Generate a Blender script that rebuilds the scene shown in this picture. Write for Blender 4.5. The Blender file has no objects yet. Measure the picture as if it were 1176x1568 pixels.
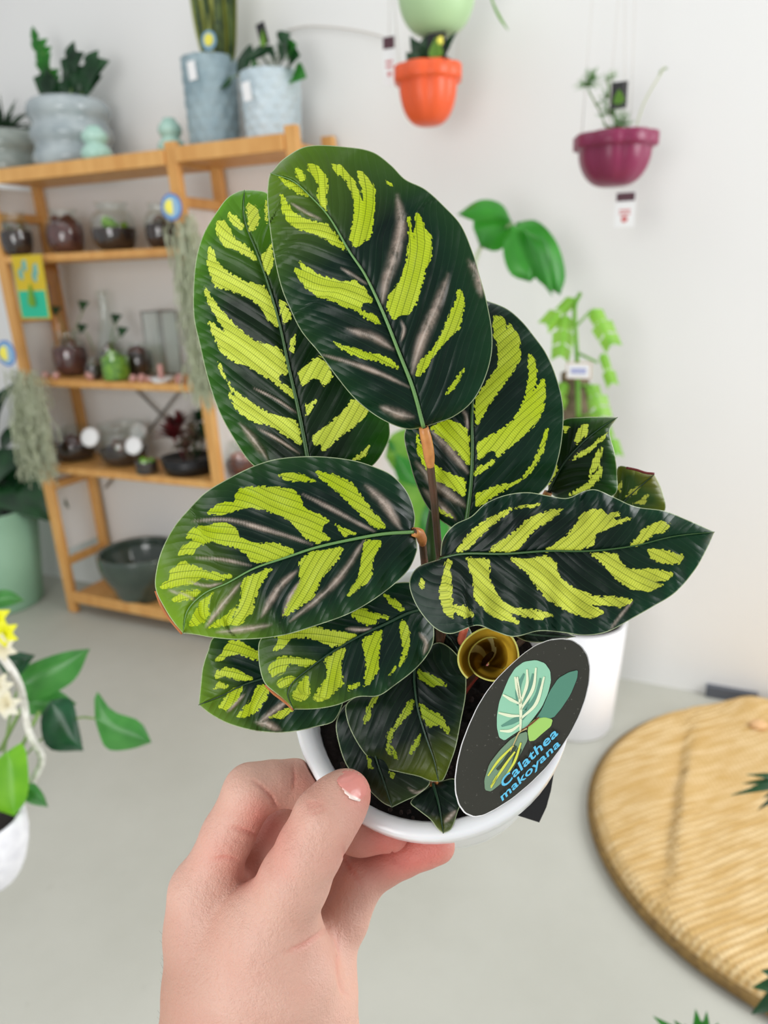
import bpy, math, random
import numpy as np
from mathutils import Vector, Matrix
random.seed(7); rng = np.random.default_rng(7)
PI = math.pi
scn = bpy.context.scene; COL = scn.collection

# ------------------------------------------------------------------ camera
FPX = 1150.0; CH = 1.5
def nz(v): v = np.array(v, float); return v / np.linalg.norm(v)
_n = nz((112, 3656, 1150)); CZ = -_n
CY = nz(np.array([0, 0, 1.]) - CZ[2] * CZ); CX = np.cross(CY, CZ)
CAM = np.array([0, 0, CH])
M3 = np.array([CX, CY, CZ])            # world = M3 @ camvec(x right, y down, z forward)
cd = bpy.data.cameras.new('camera'); cam = bpy.data.objects.new('camera', cd); COL.objects.link(cam)
cr = M3 @ np.array([1, 0, 0]); cu = M3 @ np.array([0, -1, 0]); cb = M3 @ np.array([0, 0, -1])
cam.matrix_world = Matrix(((cr[0], cu[0], cb[0], 0), (cr[1], cu[1], cb[1], 0), (cr[2], cu[2], cb[2], CH), (0, 0, 0, 1)))
cd.sensor_fit = 'VERTICAL'; cd.sensor_height = 36; cd.sensor_width = 27; cd.lens = FPX / 1568 * 36
cd.clip_start = 0.01; cd.dof.use_dof = True; cd.dof.focus_distance = 0.262; cd.dof.aperture_fstop = 11.5
scn.camera = cam
# ------------------------------------------------------------------ light and exposure
W = bpy.data.worlds.new('world'); scn.world = W; W.use_nodes = True
bg = W.node_tree.nodes['Background']; bg.inputs[0].default_value = (0.96, 0.98, 1, 1); bg.inputs[1].default_value = 0.46
def area(name, loc, target, sx, sy, power, col=(1, 1, 1)):
    ld = bpy.data.lights.new(name, 'AREA'); ld.shape = 'RECTANGLE'; ld.size = sx; ld.size_y = sy; ld.energy = power; ld.color = col
    o = bpy.data.objects.new(name, ld); COL.objects.link(o); o.location = loc
    o.rotation_euler = (Vector(target) - Vector(loc)).to_track_quat('-Z', 'Y').to_euler(); return o
area('shop_window_light', (3.0, 1.0, 2.3), (-0.8, 1.9, 0.9), 2.4, 2.2, 112, (0.985, 0.99, 1))
area('background_fill_light', (-0.9, 1.7, 3.3), (-0.8, 2.1, 0), 3.4, 1.6, 13, (1, 1, 0.99))  # added overhead lamp, no visible source, brightens floor, shelves and wall
area('shelf_fill_light', (-1.4, -1.0, 1.5), (-1.6, 2.6, 1.0), 1.6, 1.6, 36, (1, 0.99, 0.98))  # added front fill lamp, no visible source, lights the shelf interior
vs = scn.view_settings; vs.view_transform = 'Standard'; vs.look = 'None'; vs.gamma = 1; vs.exposure = 0.2; vs.use_curve_mapping = False

# ------------------------------------------------------------------ helpers
def ray(x, y): return ((x - 588) / FPX) * cr - ((y - 784) / FPX) * cu - cb
def P(x, y, z):                          # point at image place x, y and distance z in front of the lens
    x = np.asarray(x, float); y = np.asarray(y, float); z = np.asarray(z, float)
    return CAM + (((x - 588) / FPX)[..., None] * cr - ((y - 784) / FPX)[..., None] * cu - cb) * z[..., None]
def camdir(v): return nz(v[0] * cr - v[1] * cu - v[2] * cb)
def floor_at(x, y, z=0):
    r = ray(x, y); return CAM + r * (z - CH) / r[2]
def proj(p):
    d = np.asarray(p) - CAM; X = d @ cr; Y = -(d @ cu); Z = -(d @ cb)
    return 588 + FPX * X / Z, 784 + FPX * Y / Z, Z
wu = ray(-2030, 500); wu[2] = 0; wu = -nz(wu)     # along the back wall, to the right
wn = np.array([wu[1], -wu[0], 0]); wn = wn if wn[1] < 0 else -wn
WO = floor_at(1080, 1062)
def L(u, d, z): return WO + wu * u + wn * d + np.array([0, 0, z])
def wall_at(x, y, d=0):
    r = ray(x, y); t = ((WO - CAM) @ wn + d) / (r @ wn); return CAM + r * t
def u_at(px, d, z):
    a, b = -6., 3.
    for _ in range(40):
        m = (a + b) / 2
        if proj(L(m, d, z))[0] < px: a = m
        else: b = m
    return a
def lin(c): return tuple((x / 255 / 12.92) if x / 255 <= .04045 else ((x / 255 + .055) / 1.055) ** 2.4 for x in c)

WL = {}
def tag(o, label=None, cat=None, group=None, kind=None):
    if label: o['label'] = label
    if cat: o['category'] = cat
    if group: o['group'] = group
    if kind: o['kind'] = kind
    return o
def thing(name, label, cat, loc, group=None):
    o = bpy.data.objects.new(name, None); COL.objects.link(o); o.empty_display_size = .03
    o.location = Vector([float(v) for v in loc]); WL[o] = np.array(loc, float); return tag(o, label, cat, group)
def mesh(name, V, F, m, parent=None, smooth=True, attrs=None, uv=None):
    V = np.asarray(V, float)
    if parent is not None: base = WL[parent]
    else: base = np.array([(V[:, 0].min() + V[:, 0].max()) / 2, (V[:, 1].min() + V[:, 1].max()) / 2, V[:, 2].min()])
    me = bpy.data.meshes.new(name); me.from_pydata((V - base).tolist(), [], [list(map(int, f)) for f in F]); me.update()
    if smooth: me.polygons.foreach_set('use_smooth', [True] * len(me.polygons))
    if m is not None: me.materials.append(m)
    for k, a in (attrs or {}).items():
        a = np.asarray(a, float)
        if a.ndim == 1: at = me.attributes.new(k, 'FLOAT', 'POINT'); at.data.foreach_set('value', a)
        else: at = me.attributes.new(k, 'FLOAT_COLOR', 'POINT'); at.data.foreach_set('color', np.c_[a, np.ones(len(a))].ravel())
    o = bpy.data.objects.new(name, me); COL.objects.link(o)
    if parent is not None: o.parent = parent
    else: o.location = base
    WL[o] = base
    return o
def copy_thing(src, newloc, label=None, group=None):
    r = src.copy(); COL.objects.link(r); r.location = newloc; WL[r] = np.array(newloc, float)
    if label: r['label'] = label
    if group: r['group'] = group
    for ch in list(src.children):
        c = ch.copy(); COL.objects.link(c); c.parent = r
        for g in ch.children:
            e = g.copy(); COL.objects.link(e); e.parent = c
    return r

class MB:
    def __init__(s): s.V = []; s.F = []
    def add(s, V, F):
        k = len(s.V); s.V += [tuple(v) for v in np.asarray(V, float)]; s.F += [[i + k for i in f] for f in F]; return s
    def build(s, name, m, parent=None, smooth=True): return mesh(name, np.array(s.V), s.F, m, parent, smooth)

def frame(ax):
    ax = nz(ax); h = np.array([1., 0, 0]) if abs(ax[0]) < .8 else np.array([0, 1., 0])
    a = nz(np.cross(ax, h)); return a, np.cross(ax, a), ax
def lathe(o, prof, n=32, ax=(0, 0, 1), rmod=None, a=None):
    if a is None: a, b, ax = frame(ax)
    else: a = nz(a); ax = nz(ax); b = np.cross(ax, a)
    V = []; F = []; m = len(prof)
    for i in range(n):
        t = 2 * PI * i / n
        for j, (r, z) in enumerate(prof):
            rr = r * (rmod(t, z, j) if rmod else 1)
            V.append(np.array(o) + (a * math.cos(t) + b * math.sin(t)) * rr + ax * z)
    for i in range(n):
        for j in range(m - 1): F.append([i * m + j, ((i + 1) % n) * m + j, ((i + 1) % n) * m + j + 1, i * m + j + 1])
    return V, F
def smooth_prof(pts, k=5):
    return [tuple(p) for p in spline(np.array(pts, float), (len(pts) - 1) * k + 1)]
def spline(pts, n):
    pts = np.asarray(pts, float)
    if len(pts) < 3:
        t = np.linspace(0, 1, n)[:, None]; return pts[0] * (1 - t) + pts[-1] * t
    dd = np.r_[0, np.cumsum(np.maximum(1e-9, np.linalg.norm(np.diff(pts, axis=0), axis=1)))]
    # catmull-rom with centripetal-ish tangents, then even arc length
    T = np.zeros_like(pts); T[1:-1] = (pts[2:] - pts[:-2]) / (dd[2:] - dd[:-2])[:, None]
    T[0] = (pts[1] - pts[0]) / (dd[1] - dd[0]); T[-1] = (pts[-1] - pts[-2]) / (dd[-1] - dd[-2])
    out = []
    for i in range(len(pts) - 1):
        h = dd[i + 1] - dd[i]; t = np.linspace(0, 1, 12, endpoint=False)[:, None]
        out.append((2 * t**3 - 3 * t**2 + 1) * pts[i] + (t**3 - 2 * t**2 + t) * h * T[i] + (-2 * t**3 + 3 * t**2) * pts[i + 1] + (t**3 - t**2) * h * T[i + 1])
    out = np.vstack(out + [pts[-1:]])
    d2 = np.r_[0, np.cumsum(np.linalg.norm(np.diff(out, axis=0), axis=1))]
    s = np.linspace(0, d2[-1], n)
    return np.stack([np.interp(s, d2, out[:, k]) for k in range(out.shape[1])], 1)
def tube(pts, r, n=8, seg=None, caps=True):
    pts = np.asarray(pts, float); rs = np.asarray(r if np.ndim(r) else [r] * len(pts), float)
    if seg:
        q = spline(np.c_[pts, rs * 1.0], seg); pts, rs = q[:, :3], q[:, 3]
    V = []; F = []; m = len(pts); a = None
    for i in range(m):
        t = nz(pts[min(i + 1, m - 1)] - pts[max(i - 1, 0)])
        if a is None: a = frame(t)[0]
        a = nz(a - (a @ t) * t); b = np.cross(t, a)
        for k in range(n): V.append(pts[i] + (a * math.cos(2 * PI * k / n) + b * math.sin(2 * PI * k / n)) * rs[i])
    for i in range(m - 1):
        for k in range(n): F.append([i * n + k, i * n + (k + 1) % n, (i + 1) * n + (k + 1) % n, (i + 1) * n + k])
    if caps: F.append(list(range(n))[::-1]); F.append([(m - 1) * n + k for k in range(n)])
    return V, F
def obox(c, hx, hy, hz, ax=None, ay=None, az=None, bev=0):
    ax = wu if ax is None else nz(ax); ay = wn if ay is None else nz(ay); az = np.array([0, 0, 1.]) if az is None else nz(az)
    c = np.array(c, float)
    V = [c + ax * hx * i + ay * hy * j + az * hz * k for i in (-1, 1) for j in (-1, 1) for k in (-1, 1)]
    return V, [[0, 1, 3, 2], [4, 6, 7, 5], [0, 4, 5, 1], [2, 3, 7, 6], [0, 2, 6, 4], [1, 5, 7, 3]]
def bevel(o, w=.003, s=2):
    b = o.modifiers.new('bevel', 'BEVEL'); b.width = w; b.segments = s; b.limit_method = 'ANGLE'; return o
def ball(c, r, n=16, sc=(1, 1, 1), noise=0):
    V = []; F = []; m = n // 2
    for j in range(m + 1):
        for i in range(n):
            t = 2 * PI * i / n; p = PI * j / m; k = 1 + noise * (random.random() - .5)
            V.append(np.array(c) + np.array([math.sin(p) * math.cos(t) * sc[0], math.sin(p) * math.sin(t) * sc[1], math.cos(p) * sc[2]]) * r * k)
    for j in range(m):
        for i in range(n): F.append([j * n + i, (j + 1) * n + i, (j + 1) * n + (i + 1) % n, j * n + (i + 1) % n])
    return V, F

# ------------------------------------------------------------------ materials
def newmat(name):
    m = bpy.data.materials.new(name); m.use_nodes = True; nt = m.node_tree
    return m, nt, nt.nodes['Principled BSDF'], nt.nodes['Material Output']
def N(nt, t, **k):
    n = nt.nodes.new(t)
    for a, v in k.items():
        if isinstance(v, (int, float, str, bool)) and hasattr(n, a): setattr(n, a, v)
    return n
def mth(nt, op, a, b=None, c=None, clamp=False):
    n = nt.nodes.new('ShaderNodeMath'); n.operation = op; n.use_clamp = clamp
    for i, v in enumerate((a, b, c)):
        if v is None: continue
        if isinstance(v, (int, float)): n.inputs[i].default_value = v
        else: nt.links.new(v, n.inputs[i])
    return n.outputs[0]
def mixc(nt, f, a, b, blend='MIX'):
    n = nt.nodes.new('ShaderNodeMix'); n.data_type = 'RGBA'; n.blend_type = blend
    for i, v in ((0, f), (6, a), (7, b)):
        if isinstance(v, (int, float)): n.inputs[i].default_value = v
        elif isinstance(v, tuple): n.inputs[i].default_value = (*v[:3], 1)
        else: nt.links.new(v, n.inputs[i])
    return n.outputs[2]
def mapr(nt, v, a, b, c=0., d=1.):
    n = nt.nodes.new('ShaderNodeMapRange'); n.clamp = True; nt.links.new(v, n.inputs[0])
    for i, x in enumerate((a, b, c, d)): n.inputs[i + 1].default_value = x
    return n.outputs[0]
def attr(nt, nm, out='Fac'):
    n = nt.nodes.new('ShaderNodeAttribute'); n.attribute_name = nm; return n.outputs[out]
def noise(nt, scale, detail=3, rough=.5, coord=None):
    n = nt.nodes.new('ShaderNodeTexNoise'); n.inputs['Scale'].default_value = scale; n.inputs['Detail'].default_value = detail; n.inputs['Roughness'].default_value = rough
    if coord is None:
        tc = nt.nodes.new('ShaderNodeTexCoord'); coord = tc.outputs['Object']
    nt.links.new(coord, n.inputs['Vector']); return n.outputs['Fac']
def bump(nt, bs, h, strength=.3, dist=.002):
    b = nt.nodes.new('ShaderNodeBump'); b.inputs['Strength'].default_value = strength; b.inputs['Distance'].default_value = dist
    nt.links.new(h, b.inputs['Height']); nt.links.new(b.outputs[0], bs.inputs['Normal'])
def mat(name, c, rough=.5, c2=None, sc=20, bmp=0, metal=0, coat=0, transl=0, spec=None, sss=0, bscale=None):
    m, nt, b, out = newmat(name); c = lin(c)
    if c2 is not None:
        f = mapr(nt, noise(nt, sc, 4), .35, .65); nt.links.new(mixc(nt, f, c, lin(c2)), b.inputs['Base Color'])
    else: b.inputs['Base Color'].default_value = (*c, 1)
    b.inputs['Roughness'].default_value = rough; b.inputs['Metallic'].default_value = metal; b.inputs['Coat Weight'].default_value = coat
    if spec is not None: b.inputs['Specular IOR Level'].default_value = spec
    if sss: b.inputs['Subsurface Weight'].default_value = sss; b.inputs['Subsurface Scale'].default_value = .004
    if bmp: bump(nt, b, noise(nt, bscale or sc * 4, 4), bmp)
    if transl:
        t = nt.nodes.new('ShaderNodeBsdfTranslucent'); t.inputs[0].default_value = (*[min(1, x * 2.2) for x in c], 1)
        mx = nt.nodes.new('ShaderNodeMixShader'); mx.inputs[0].default_value = transl
        nt.links.new(b.outputs[0], mx.inputs[1]); nt.links.new(t.outputs[0], mx.inputs[2]); nt.links.new(mx.outputs[0], out.inputs[0])
    return m
def glassmat(name, tint=(245, 250, 248), rough=.0):
    m, nt, b, out = newmat(name)
    tr = nt.nodes.new('ShaderNodeBsdfTransparent'); tr.inputs[0].default_value = (*lin(tint), 1)
    gl = nt.nodes.new('ShaderNodeBsdfGlossy'); gl.inputs[1].default_value = rough + .03
    fr = nt.nodes.new('ShaderNodeLayerWeight'); fr.inputs[0].default_value = .5
    mx = nt.nodes.new('ShaderNodeMixShader'); nt.links.new(mth(nt, 'MULTIPLY_ADD', mth(nt, 'POWER', fr.outputs[1], 3.), .55, .10), mx.inputs[0])
    nt.links.new(tr.outputs[0], mx.inputs[1]); nt.links.new(gl.outputs[0], mx.inputs[2]); nt.links.new(mx.outputs[0], out.inputs[0]); return m
def woodmat():
    m, nt, b, out = newmat('pine_wood')
    tc = nt.nodes.new('ShaderNodeTexCoord'); mp = nt.nodes.new('ShaderNodeMapping'); mp.inputs['Scale'].default_value = (3, 3, .5)
    nt.links.new(tc.outputs['Object'], mp.inputs[0])
    n1 = noise(nt, 8, 5, .6, mp.outputs[0]); n2 = noise(nt, 1.5, 2)
    c = mixc(nt, mapr(nt, n1, .35, .65), lin((232, 180, 108)), lin((216, 158, 86)))
    c = mixc(nt, mapr(nt, n2, .4, .7, 0, .35), c, lin((168, 100, 44)))
    nt.links.new(c, b.inputs['Base Color']); b.inputs['Roughness'].default_value = .5; bump(nt, b, n1, .1, .001); return m
def floormat():
    m, nt, b, out = newmat('polished_concrete')
    n1 = noise(nt, 1.3, 6, .6); n2 = noise(nt, 14, 5, .7)
    c = mixc(nt, mapr(nt, n1, .35, .7), lin((192, 192, 182)), lin((178, 178, 167)))
    c = mixc(nt, mapr(nt, n2, .66, .8, 0, .3), c, lin((150, 148, 136)))
    nt.links.new(c, b.inputs['Base Color']); nt.links.new(mapr(nt, n1, .3, .7, .45, .6), b.inputs['Roughness']); bump(nt, b, n2, .06, .002); return m
def wallmat():
    m, nt, b, out = newmat('painted_wall')
    n1 = noise(nt, .8, 3); c = mixc(nt, mapr(nt, n1, .3, .7), lin((232, 232, 230)), lin((238, 238, 237)))
    nt.links.new(c, b.inputs['Base Color']); b.inputs['Roughness'].default_value = .75; bump(nt, b, noise(nt, 60, 4), .08, .001); return m
def jutemat():
    m, nt, b, out = newmat('woven_jute')
    tc = nt.nodes.new('ShaderNodeTexCoord'); mp = nt.nodes.new('ShaderNodeMapping'); mp.inputs['Rotation'].default_value = (0, 0, -.385)
    nt.links.new(tc.outputs['Object'], mp.inputs[0]); sx = nt.nodes.new('ShaderNodeSeparateXYZ'); nt.links.new(mp.outputs[0], sx.inputs[0])
    n1 = noise(nt, 10, 4); wob = mth(nt, 'MULTIPLY', n1, 5.)
    row = mth(nt, 'SINE', mth(nt, 'ADD', mth(nt, 'MULTIPLY', sx.outputs[1], 2 * PI / .018), wob))
    rid = mth(nt, 'FLOOR', mth(nt, 'DIVIDE', sx.outputs[1], .017))
    colm = mth(nt, 'SINE', mth(nt, 'ADD', mth(nt, 'MULTIPLY', sx.outputs[0], 2 * PI / .015), mth(nt, 'MULTIPLY', rid, PI)))
    h = mth(nt, 'ADD', row, mth(nt, 'MULTIPLY', colm, .7))
    st = nt.nodes.new('ShaderNodeMapping'); st.inputs['Scale'].default_value = (5, 30, 1); nt.links.new(mp.outputs[0], st.inputs[0])
    ns = noise(nt, 1.3, 4, .65, st.outputs[0])
    c = mixc(nt, mapr(nt, ns, .4, .6), lin((208, 172, 108)), lin((236, 210, 160)))
    c = mixc(nt, mapr(nt, h, -1.5, .9, .95, 0), c, lin((190, 150, 88)))
    c = mixc(nt, mapr(nt, noise(nt, 3, 3), .5, .75, 0, .35), c, lin((206, 164, 92)))
    nt.links.new(c, b.inputs['Base Color']); b.inputs['Roughness'].default_value = .9; bump(nt, b, h, .5, .003); return m

WOOD = woodmat(); FLOOR = floormat(); WALL = wallmat(); JUTE = jutemat()
WHITE = mat('white_laminate', (236, 236, 234), .5)
GLASS = glassmat('clear_glass')
SOIL = mat('potting_soil', (34, 24, 20), .95, (12, 9, 8), 160, 1.0, bscale=260)
DSOIL = mat('terrarium_soil', (66, 44, 36), .95, (24, 16, 14), 60, .8)
REDGRAVEL = mat('red_gravel', (120, 66, 62), .6, (66, 36, 36), 70, .8)
MOSS = mat('bright_moss', (150, 200, 60), .9, (80, 140, 30), 50, 1)
DKLEAF = mat('dark_foliage', (28, 76, 36), .4, (14, 46, 24), 14, transl=.12)
MIDLEAF = mat('mid_green_foliage', (44, 120, 36), .38, (24, 84, 26), 9, transl=.3)
LTLEAF = mat('light_green_foliage', (122, 168, 60), .45, (88, 142, 40), 9, transl=.35)
STEM = mat('green_stem', (110, 140, 70), .5)
BARK = mat('moss_pole_fibre', (120, 106, 84), .95, (84, 74, 52), 30, 1)
CORD = mat('pale_cord', (214, 210, 204), .8)
PAPER = mat('white_paper', (240, 240, 240), .7)
BLACKP = mat('black_plastic', (20, 20, 22), .35)
DKTXT = mat('dark_printing', (84, 50, 60), .6)
REDTXT = mat('red_printing', (208, 120, 120), .6)
BLUEP = mat('blue_card', (60, 120, 200), .5)
YELP = mat('yellow_printing', (236, 226, 90), .5)
METAL = mat('grey_metal', (150, 150, 148), .35, metal=.8)

# ------------------------------------------------------------------ the setting
def struct(o): o['kind'] = 'structure'; return o
F0 = [L(-4.6, 0, 0), L(2.2, 0, 0), L(2.2, 4.2, 0), L(-4.6, 4.2, 0)]
c = (L(-4.6, 0, 0) + L(2.2, 4.2, 0)) / 2
struct(mesh('floor', *obox(c + np.array([0, 0, -.05]), 3.4, 2.1, .05), FLOOR, smooth=False))
struct(mesh('wall_back', *obox(L(-1.2, -.05, 1.6), 3.4, .05, 1.6), WALL, smooth=False))
V, F = obox(L(.085, .012, .022), .085, .012, .022); struct(mesh('trim_1', V, F, mat('dark_rubber_trim', (92, 96, 104), .6), smooth=False))

# a leaf blade from its midrib and its two margins, with real distances for every point
def blade_grid(mid, left, right, res):
    mid = np.array(mid, float); Lm = np.linalg.norm(np.diff(mid, axis=0), axis=1).sum()
    n = max(8, int(Lm / res)); w = max(np.abs(np.array(left, float) - mid.mean(0)).max(), 10)
    m = max(4, int(w / res * .9)); M = spline(mid, n + 1); A = spline(left, n + 1); B = spline(right, n + 1)
    # let the cross lines lean toward the tip like lateral veins
    ts = np.linspace(-1, 1, 2 * m + 1); S = np.linspace(0, 1, n + 1)
    Q = np.zeros((n + 1, 2 * m + 1, 2))
    for j, t in enumerate(ts):
        E_ = A if t < 0 else B; Q[:, j] = M + (E_ - M) * abs(t)
    return M, S, ts, Q
def blade(name, mid, left, right, zf, m_, parent, res=6, extra=None, root=None):
    M, S, ts, Q = blade_grid(mid, left, right, res)
    ss, tt = np.meshgrid(S, ts, indexing='ij'); z = zf(ss, tt)
    at = None
    if extra: z, at = extra(M, ss, tt, Q, z)
    V = P(Q[..., 0].ravel(), Q[..., 1].ravel(), z.ravel()); a, b = Q.shape[:2]
    F = [[i * b + j, i * b + j + 1, (i + 1) * b + j + 1, (i + 1) * b + j] for i in range(a - 1) for j in range(b - 1)]
    return mesh(name, V, F, m_, parent, attrs=at)

# ------------------------------------------------------------------ wooden shelving
SH = thing('shelving_unit', 'tall open pine shelving unit against the white wall at the left', 'shelf', L(-2.1, .17, 0))
UL, UM, UR, DF, DR = -2.80, -1.835, -1.335, .30, .045
LEAN = .05; AZ = nz(np.array([0, 0, 1.]) - wu * LEAN)
def LS(u, d, z): return L(u - LEAN * z, d, z)
for u, top in ((UL, 1.98), (UM, 1.98), (UR, 1.985)):
    for d in (DF, DR):
        o = mesh('post', *obox(LS(u, d, top / 2), .024, .015, top / 2, az=AZ), WOOD, SH, False); bevel(o, .004)
    for z in (.25, .62, 1.37, 1.78):
        o = mesh('rung', *obox(LS(u, (DF + DR) / 2, z), .012, (DF - DR) / 2, .018), WOOD, SH, False); bevel(o, .003)
for z, u0, u1 in ((1.94, UL, UM), (1.625, UL, UM), (1.115, UL, UM), (.725, UL, UM), (.10, UL, UM), (1.945, UM, UR), (.725, UM, UR), (1.3, UM, UR), (.1, UM, UR), (1.55, UM, UR)):
    o = mesh('shelf_board', *obox(LS((u0 + u1) / 2, (DF + DR) / 2, z - .015), (u1 - u0) / 2 - .024, (DF - DR) / 2 + .012, .015), WOOD, SH, False); bevel(o, .004)
    if z > 1.9 or z == .1:
        o = mesh('rail', *obox(LS((u0 + u1) / 2, DF + .016, z - .012), (u1 - u0) / 2 - .026, .008, .026), WOOD, SH, False); bevel(o, .003)
for u, z0, z1 in ((UL, .3, 1.90), (UM, .3, 1.76)):
    mesh('side_panel', *obox(LS(u - .018, (DF + DR) / 2, (z0 + z1) / 2), .003, (DF - DR) / 2 - .016, (z1 - z0) / 2, az=AZ), WHITE, SH, False)
for s in (1, -1):
    mesh('cross_brace', *tube([LS((UL + UM) / 2 - .42 * s, .03, .55), LS((UL + UM) / 2 + .30 * s, .03, 1.2)], .006, 6), METAL, SH)

def sc_at(p): return proj(p)[2] / FPX           # metres per pixel there
def spot(px, z, d=.17): return L(u_at(px, d, z), d, z)

def leaf3(base, tip, w, nrm, curl=.15, n=8, m=5, shape=.45, fold=.12):
    base = np.array(base, float); tip = np.array(tip, float); ax = tip - base; l = np.linalg.norm(ax); ax /= l
    side = nz(np.cross(ax, nrm)); up = np.cross(side, ax); V = []; F = []
    for i in range(n + 1):
        s = i / n; ww = w * max(.02, math.sin(PI * s ** shape)) ** .8 if 0 < s < 1 else w * .02
        for j in range(-m // 2 + 1, m // 2 + 1):
            t = j / (m // 2)
            V.append(base + ax * l * s + side * t * ww / 2 + up * (curl * l * math.sin(PI * s) + fold * abs(t) * ww))
    k = len(V) // (n + 1)
    for i in range(n):
        for j in range(k - 1): F.append([i * k + j, i * k + j + 1, (i + 1) * k + j + 1, (i + 1) * k + j])
    return V, F

TAGC = [0]
def hang_tag(p, w, h, parent=None, label=None, tilt=0, mats=(PAPER, DKTXT, REDTXT), group=None):
    """paper price tag: card with printed band"""
    c = np.array(p, float); ax = nz(wu * math.cos(tilt) + np.array([0, 0, 1]) * math.sin(tilt)); az = np.cross(wn, ax) * -1
    if az[2] < 0: az = -az
    if parent is None: t = thing('price_tag', label, 'price tag', c - az * h / 2, group)
    else: t = parent
    k = mesh('card' if parent is None else 'price_tag', *obox(c, w / 2, .0006, h / 2, ax, wn, az), mats[0], t, False)
    if parent is not None: return k
    mesh('printed_band', *obox(c + az * h * .36 + wn * .0008, w * .46, .0004, h * .12, ax, wn, az), mats[1], t, False)
    b = MB()
    for q in (-.02, -.12): b.add(*obox(c + az * h * q + wn * .0008, w * .28, .0004, h * .025, ax, wn, az))
    b.add(*lathe(c - az * h * .27 + wn * .0005, [(0, 0), (w * .17, 0), (w * .17, .0006), (0, .0006)], 12, wn))
    b.build('printing', mats[2], t, False)
    return t

# --- ringed ceramic pots on top
GREYC = mat('grey_glazed_ceramic', (176, 186, 188), .22, (150, 162, 166), 12, coat=.3)
GREYC2 = mat('grey_green_ceramic', (168, 176, 168), .25, (140, 150, 144), 10, coat=.3)
MINTC = mat('mint_glazed_ceramic', (176, 212, 198), .15, (158, 200, 184), 14, coat=.4)
BLUEC = mat('blue_grey_scaled_ceramic', (158, 178, 184), .45, (132, 156, 166), 9, bmp=.2)
WBLUEC = mat('white_blue_scaled_ceramic', (206, 220, 226), .4, (186, 204, 212), 9, bmp=.2)
def ringed_pot(name, label, px, wpx, hpx, m, rings, z=1.94, d=.17, group=None, mouth=.8):
    p = spot(px, z, d); s = sc_at(p + np.array([0, 0, .1])); R = wpx * s / 2; H = hpx * s
    t = thing(name, label, 'plant pot', p, group)
    prof = [(0, 0), (R * .7, 0)]
    for k in range(rings):
        for j in range(1, 10):
            a = j / 10; prof.append((R * (.84 + .16 * math.sin(PI * a) ** .7) if k < rings else R, H * (k + a) / rings))
    prof += [(R * mouth, H), (R * (mouth - .06), H * .99), (R * (mouth - .08), H * .8), (0, H * .8)]
    mesh('pot_body', *lathe(p, prof, 36), m, t)
    mesh('soil', *lathe(p, [(0, H * .9), (R * (mouth - .09), H * .88)], 20), SOIL, t)
    return t, p, R, H
t1, p1, R1, H1 = ringed_pot('ringed_pot', 'grey-green ringed ceramic pot with a spiky plant, leftmost on the top shelf', 18, 92, 66, GREYC2, 2)
b = MB()
for k in range(46):
    a = random.random() * 2 * PI; e = .25 + random.random() * 1.1; l = .10 + random.random() * .12
    dv = np.array([math.cos(a) * math.cos(e), math.sin(a) * math.cos(e), math.sin(e)]); q = p1 + np.array([0, 0, H1 * .95])
    b.add(*tube([q, q + dv * l * .6, q + dv * l - np.array([0, 0, .03 * math.cos(e)])], [.005, .0045, .0008], 5, 6))
b.build('spiky_foliage', mat('spiky_leaf', (52, 84, 52), .5, (34, 60, 40), 20), t1)
t2, p2, R2, H2 = ringed_pot('ringed_pot', 'large pale grey ringed ceramic pot with dark paddle-leaved plant on the top shelf', 118, 122, 98, GREYC, 3)
def zz_stem(root, base, tip, n, w, m, l):
    mesh('stem', *tube([base, (base + tip) / 2 + np.array([.004, 0, .01]), tip], [.006, .005, .002], 6, 8), STEM, root)
    dv = nz(tip - base)
    for k in range(n):
        q = base + (tip - base) * (.35 + .65 * k / n)
        for s in (-1, 1):
            e = q + wu * s * l * .8 + dv * l * .55 + wn * random.uniform(-.02, .02)
            mesh('leaf', *leaf3(q, e, w, wn, .1), m, root)
    mesh('leaf', *leaf3(tip, tip + dv * l, w, wn, .1), m, root)
top2 = p2 + np.array([0, 0, H2 * .9])
def at2(px, py, d=.17): return wall_at(px, py, d)
zz_stem(t2, top2 - wu * .03, at2(58, 62), 6, .042, MIDLEAF, .055)
zz_stem(t2, top2 + wu * .01, at2(112, 92), 7, .065, DKLEAF, .065)
zz_stem(t2, top2 + wu * .05, at2(140, 106), 8, .075, DKLEAF, .075)
zz_stem(t2, top2 - wu * .05, at2(76, 128), 5, .07, DKLEAF, .07)
def ball_vase(px, wpx, hpx, label, d):
    p = spot(px, 1.94, d); s = sc_at(p); R = wpx * s / 2; H = hpx * s
    pr = [(0, 0), (R * .6, 0)] + [(R * math.sin(PI * (.15 + .7 * a / 8)) ** .6, H * .5 * a / 8 + .002) for a in range(0, 9)] + [(R * .86 * math.sin(PI * (.15 + .7 * a / 8)) ** .6, H * .5 + H * .42 * a / 8) for a in range(1, 9)] + [(R * .5, H * .95), (R * .42, H), (R * .36, H * .98), (R * .3, H * .7), (0, H * .7)]
    o = mesh('ball_vase', *lathe(p, pr, 28), MINTC); return tag(o, label, 'vase', 'mint ball vases')
ball_vase(150, 46, 52, 'small mint double-ball vase in front of the large grey ringed pot', .27)
ball_vase(265, 42, 56, 'small mint double-ball vase standing alone left of the snake plant', .2)
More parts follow.
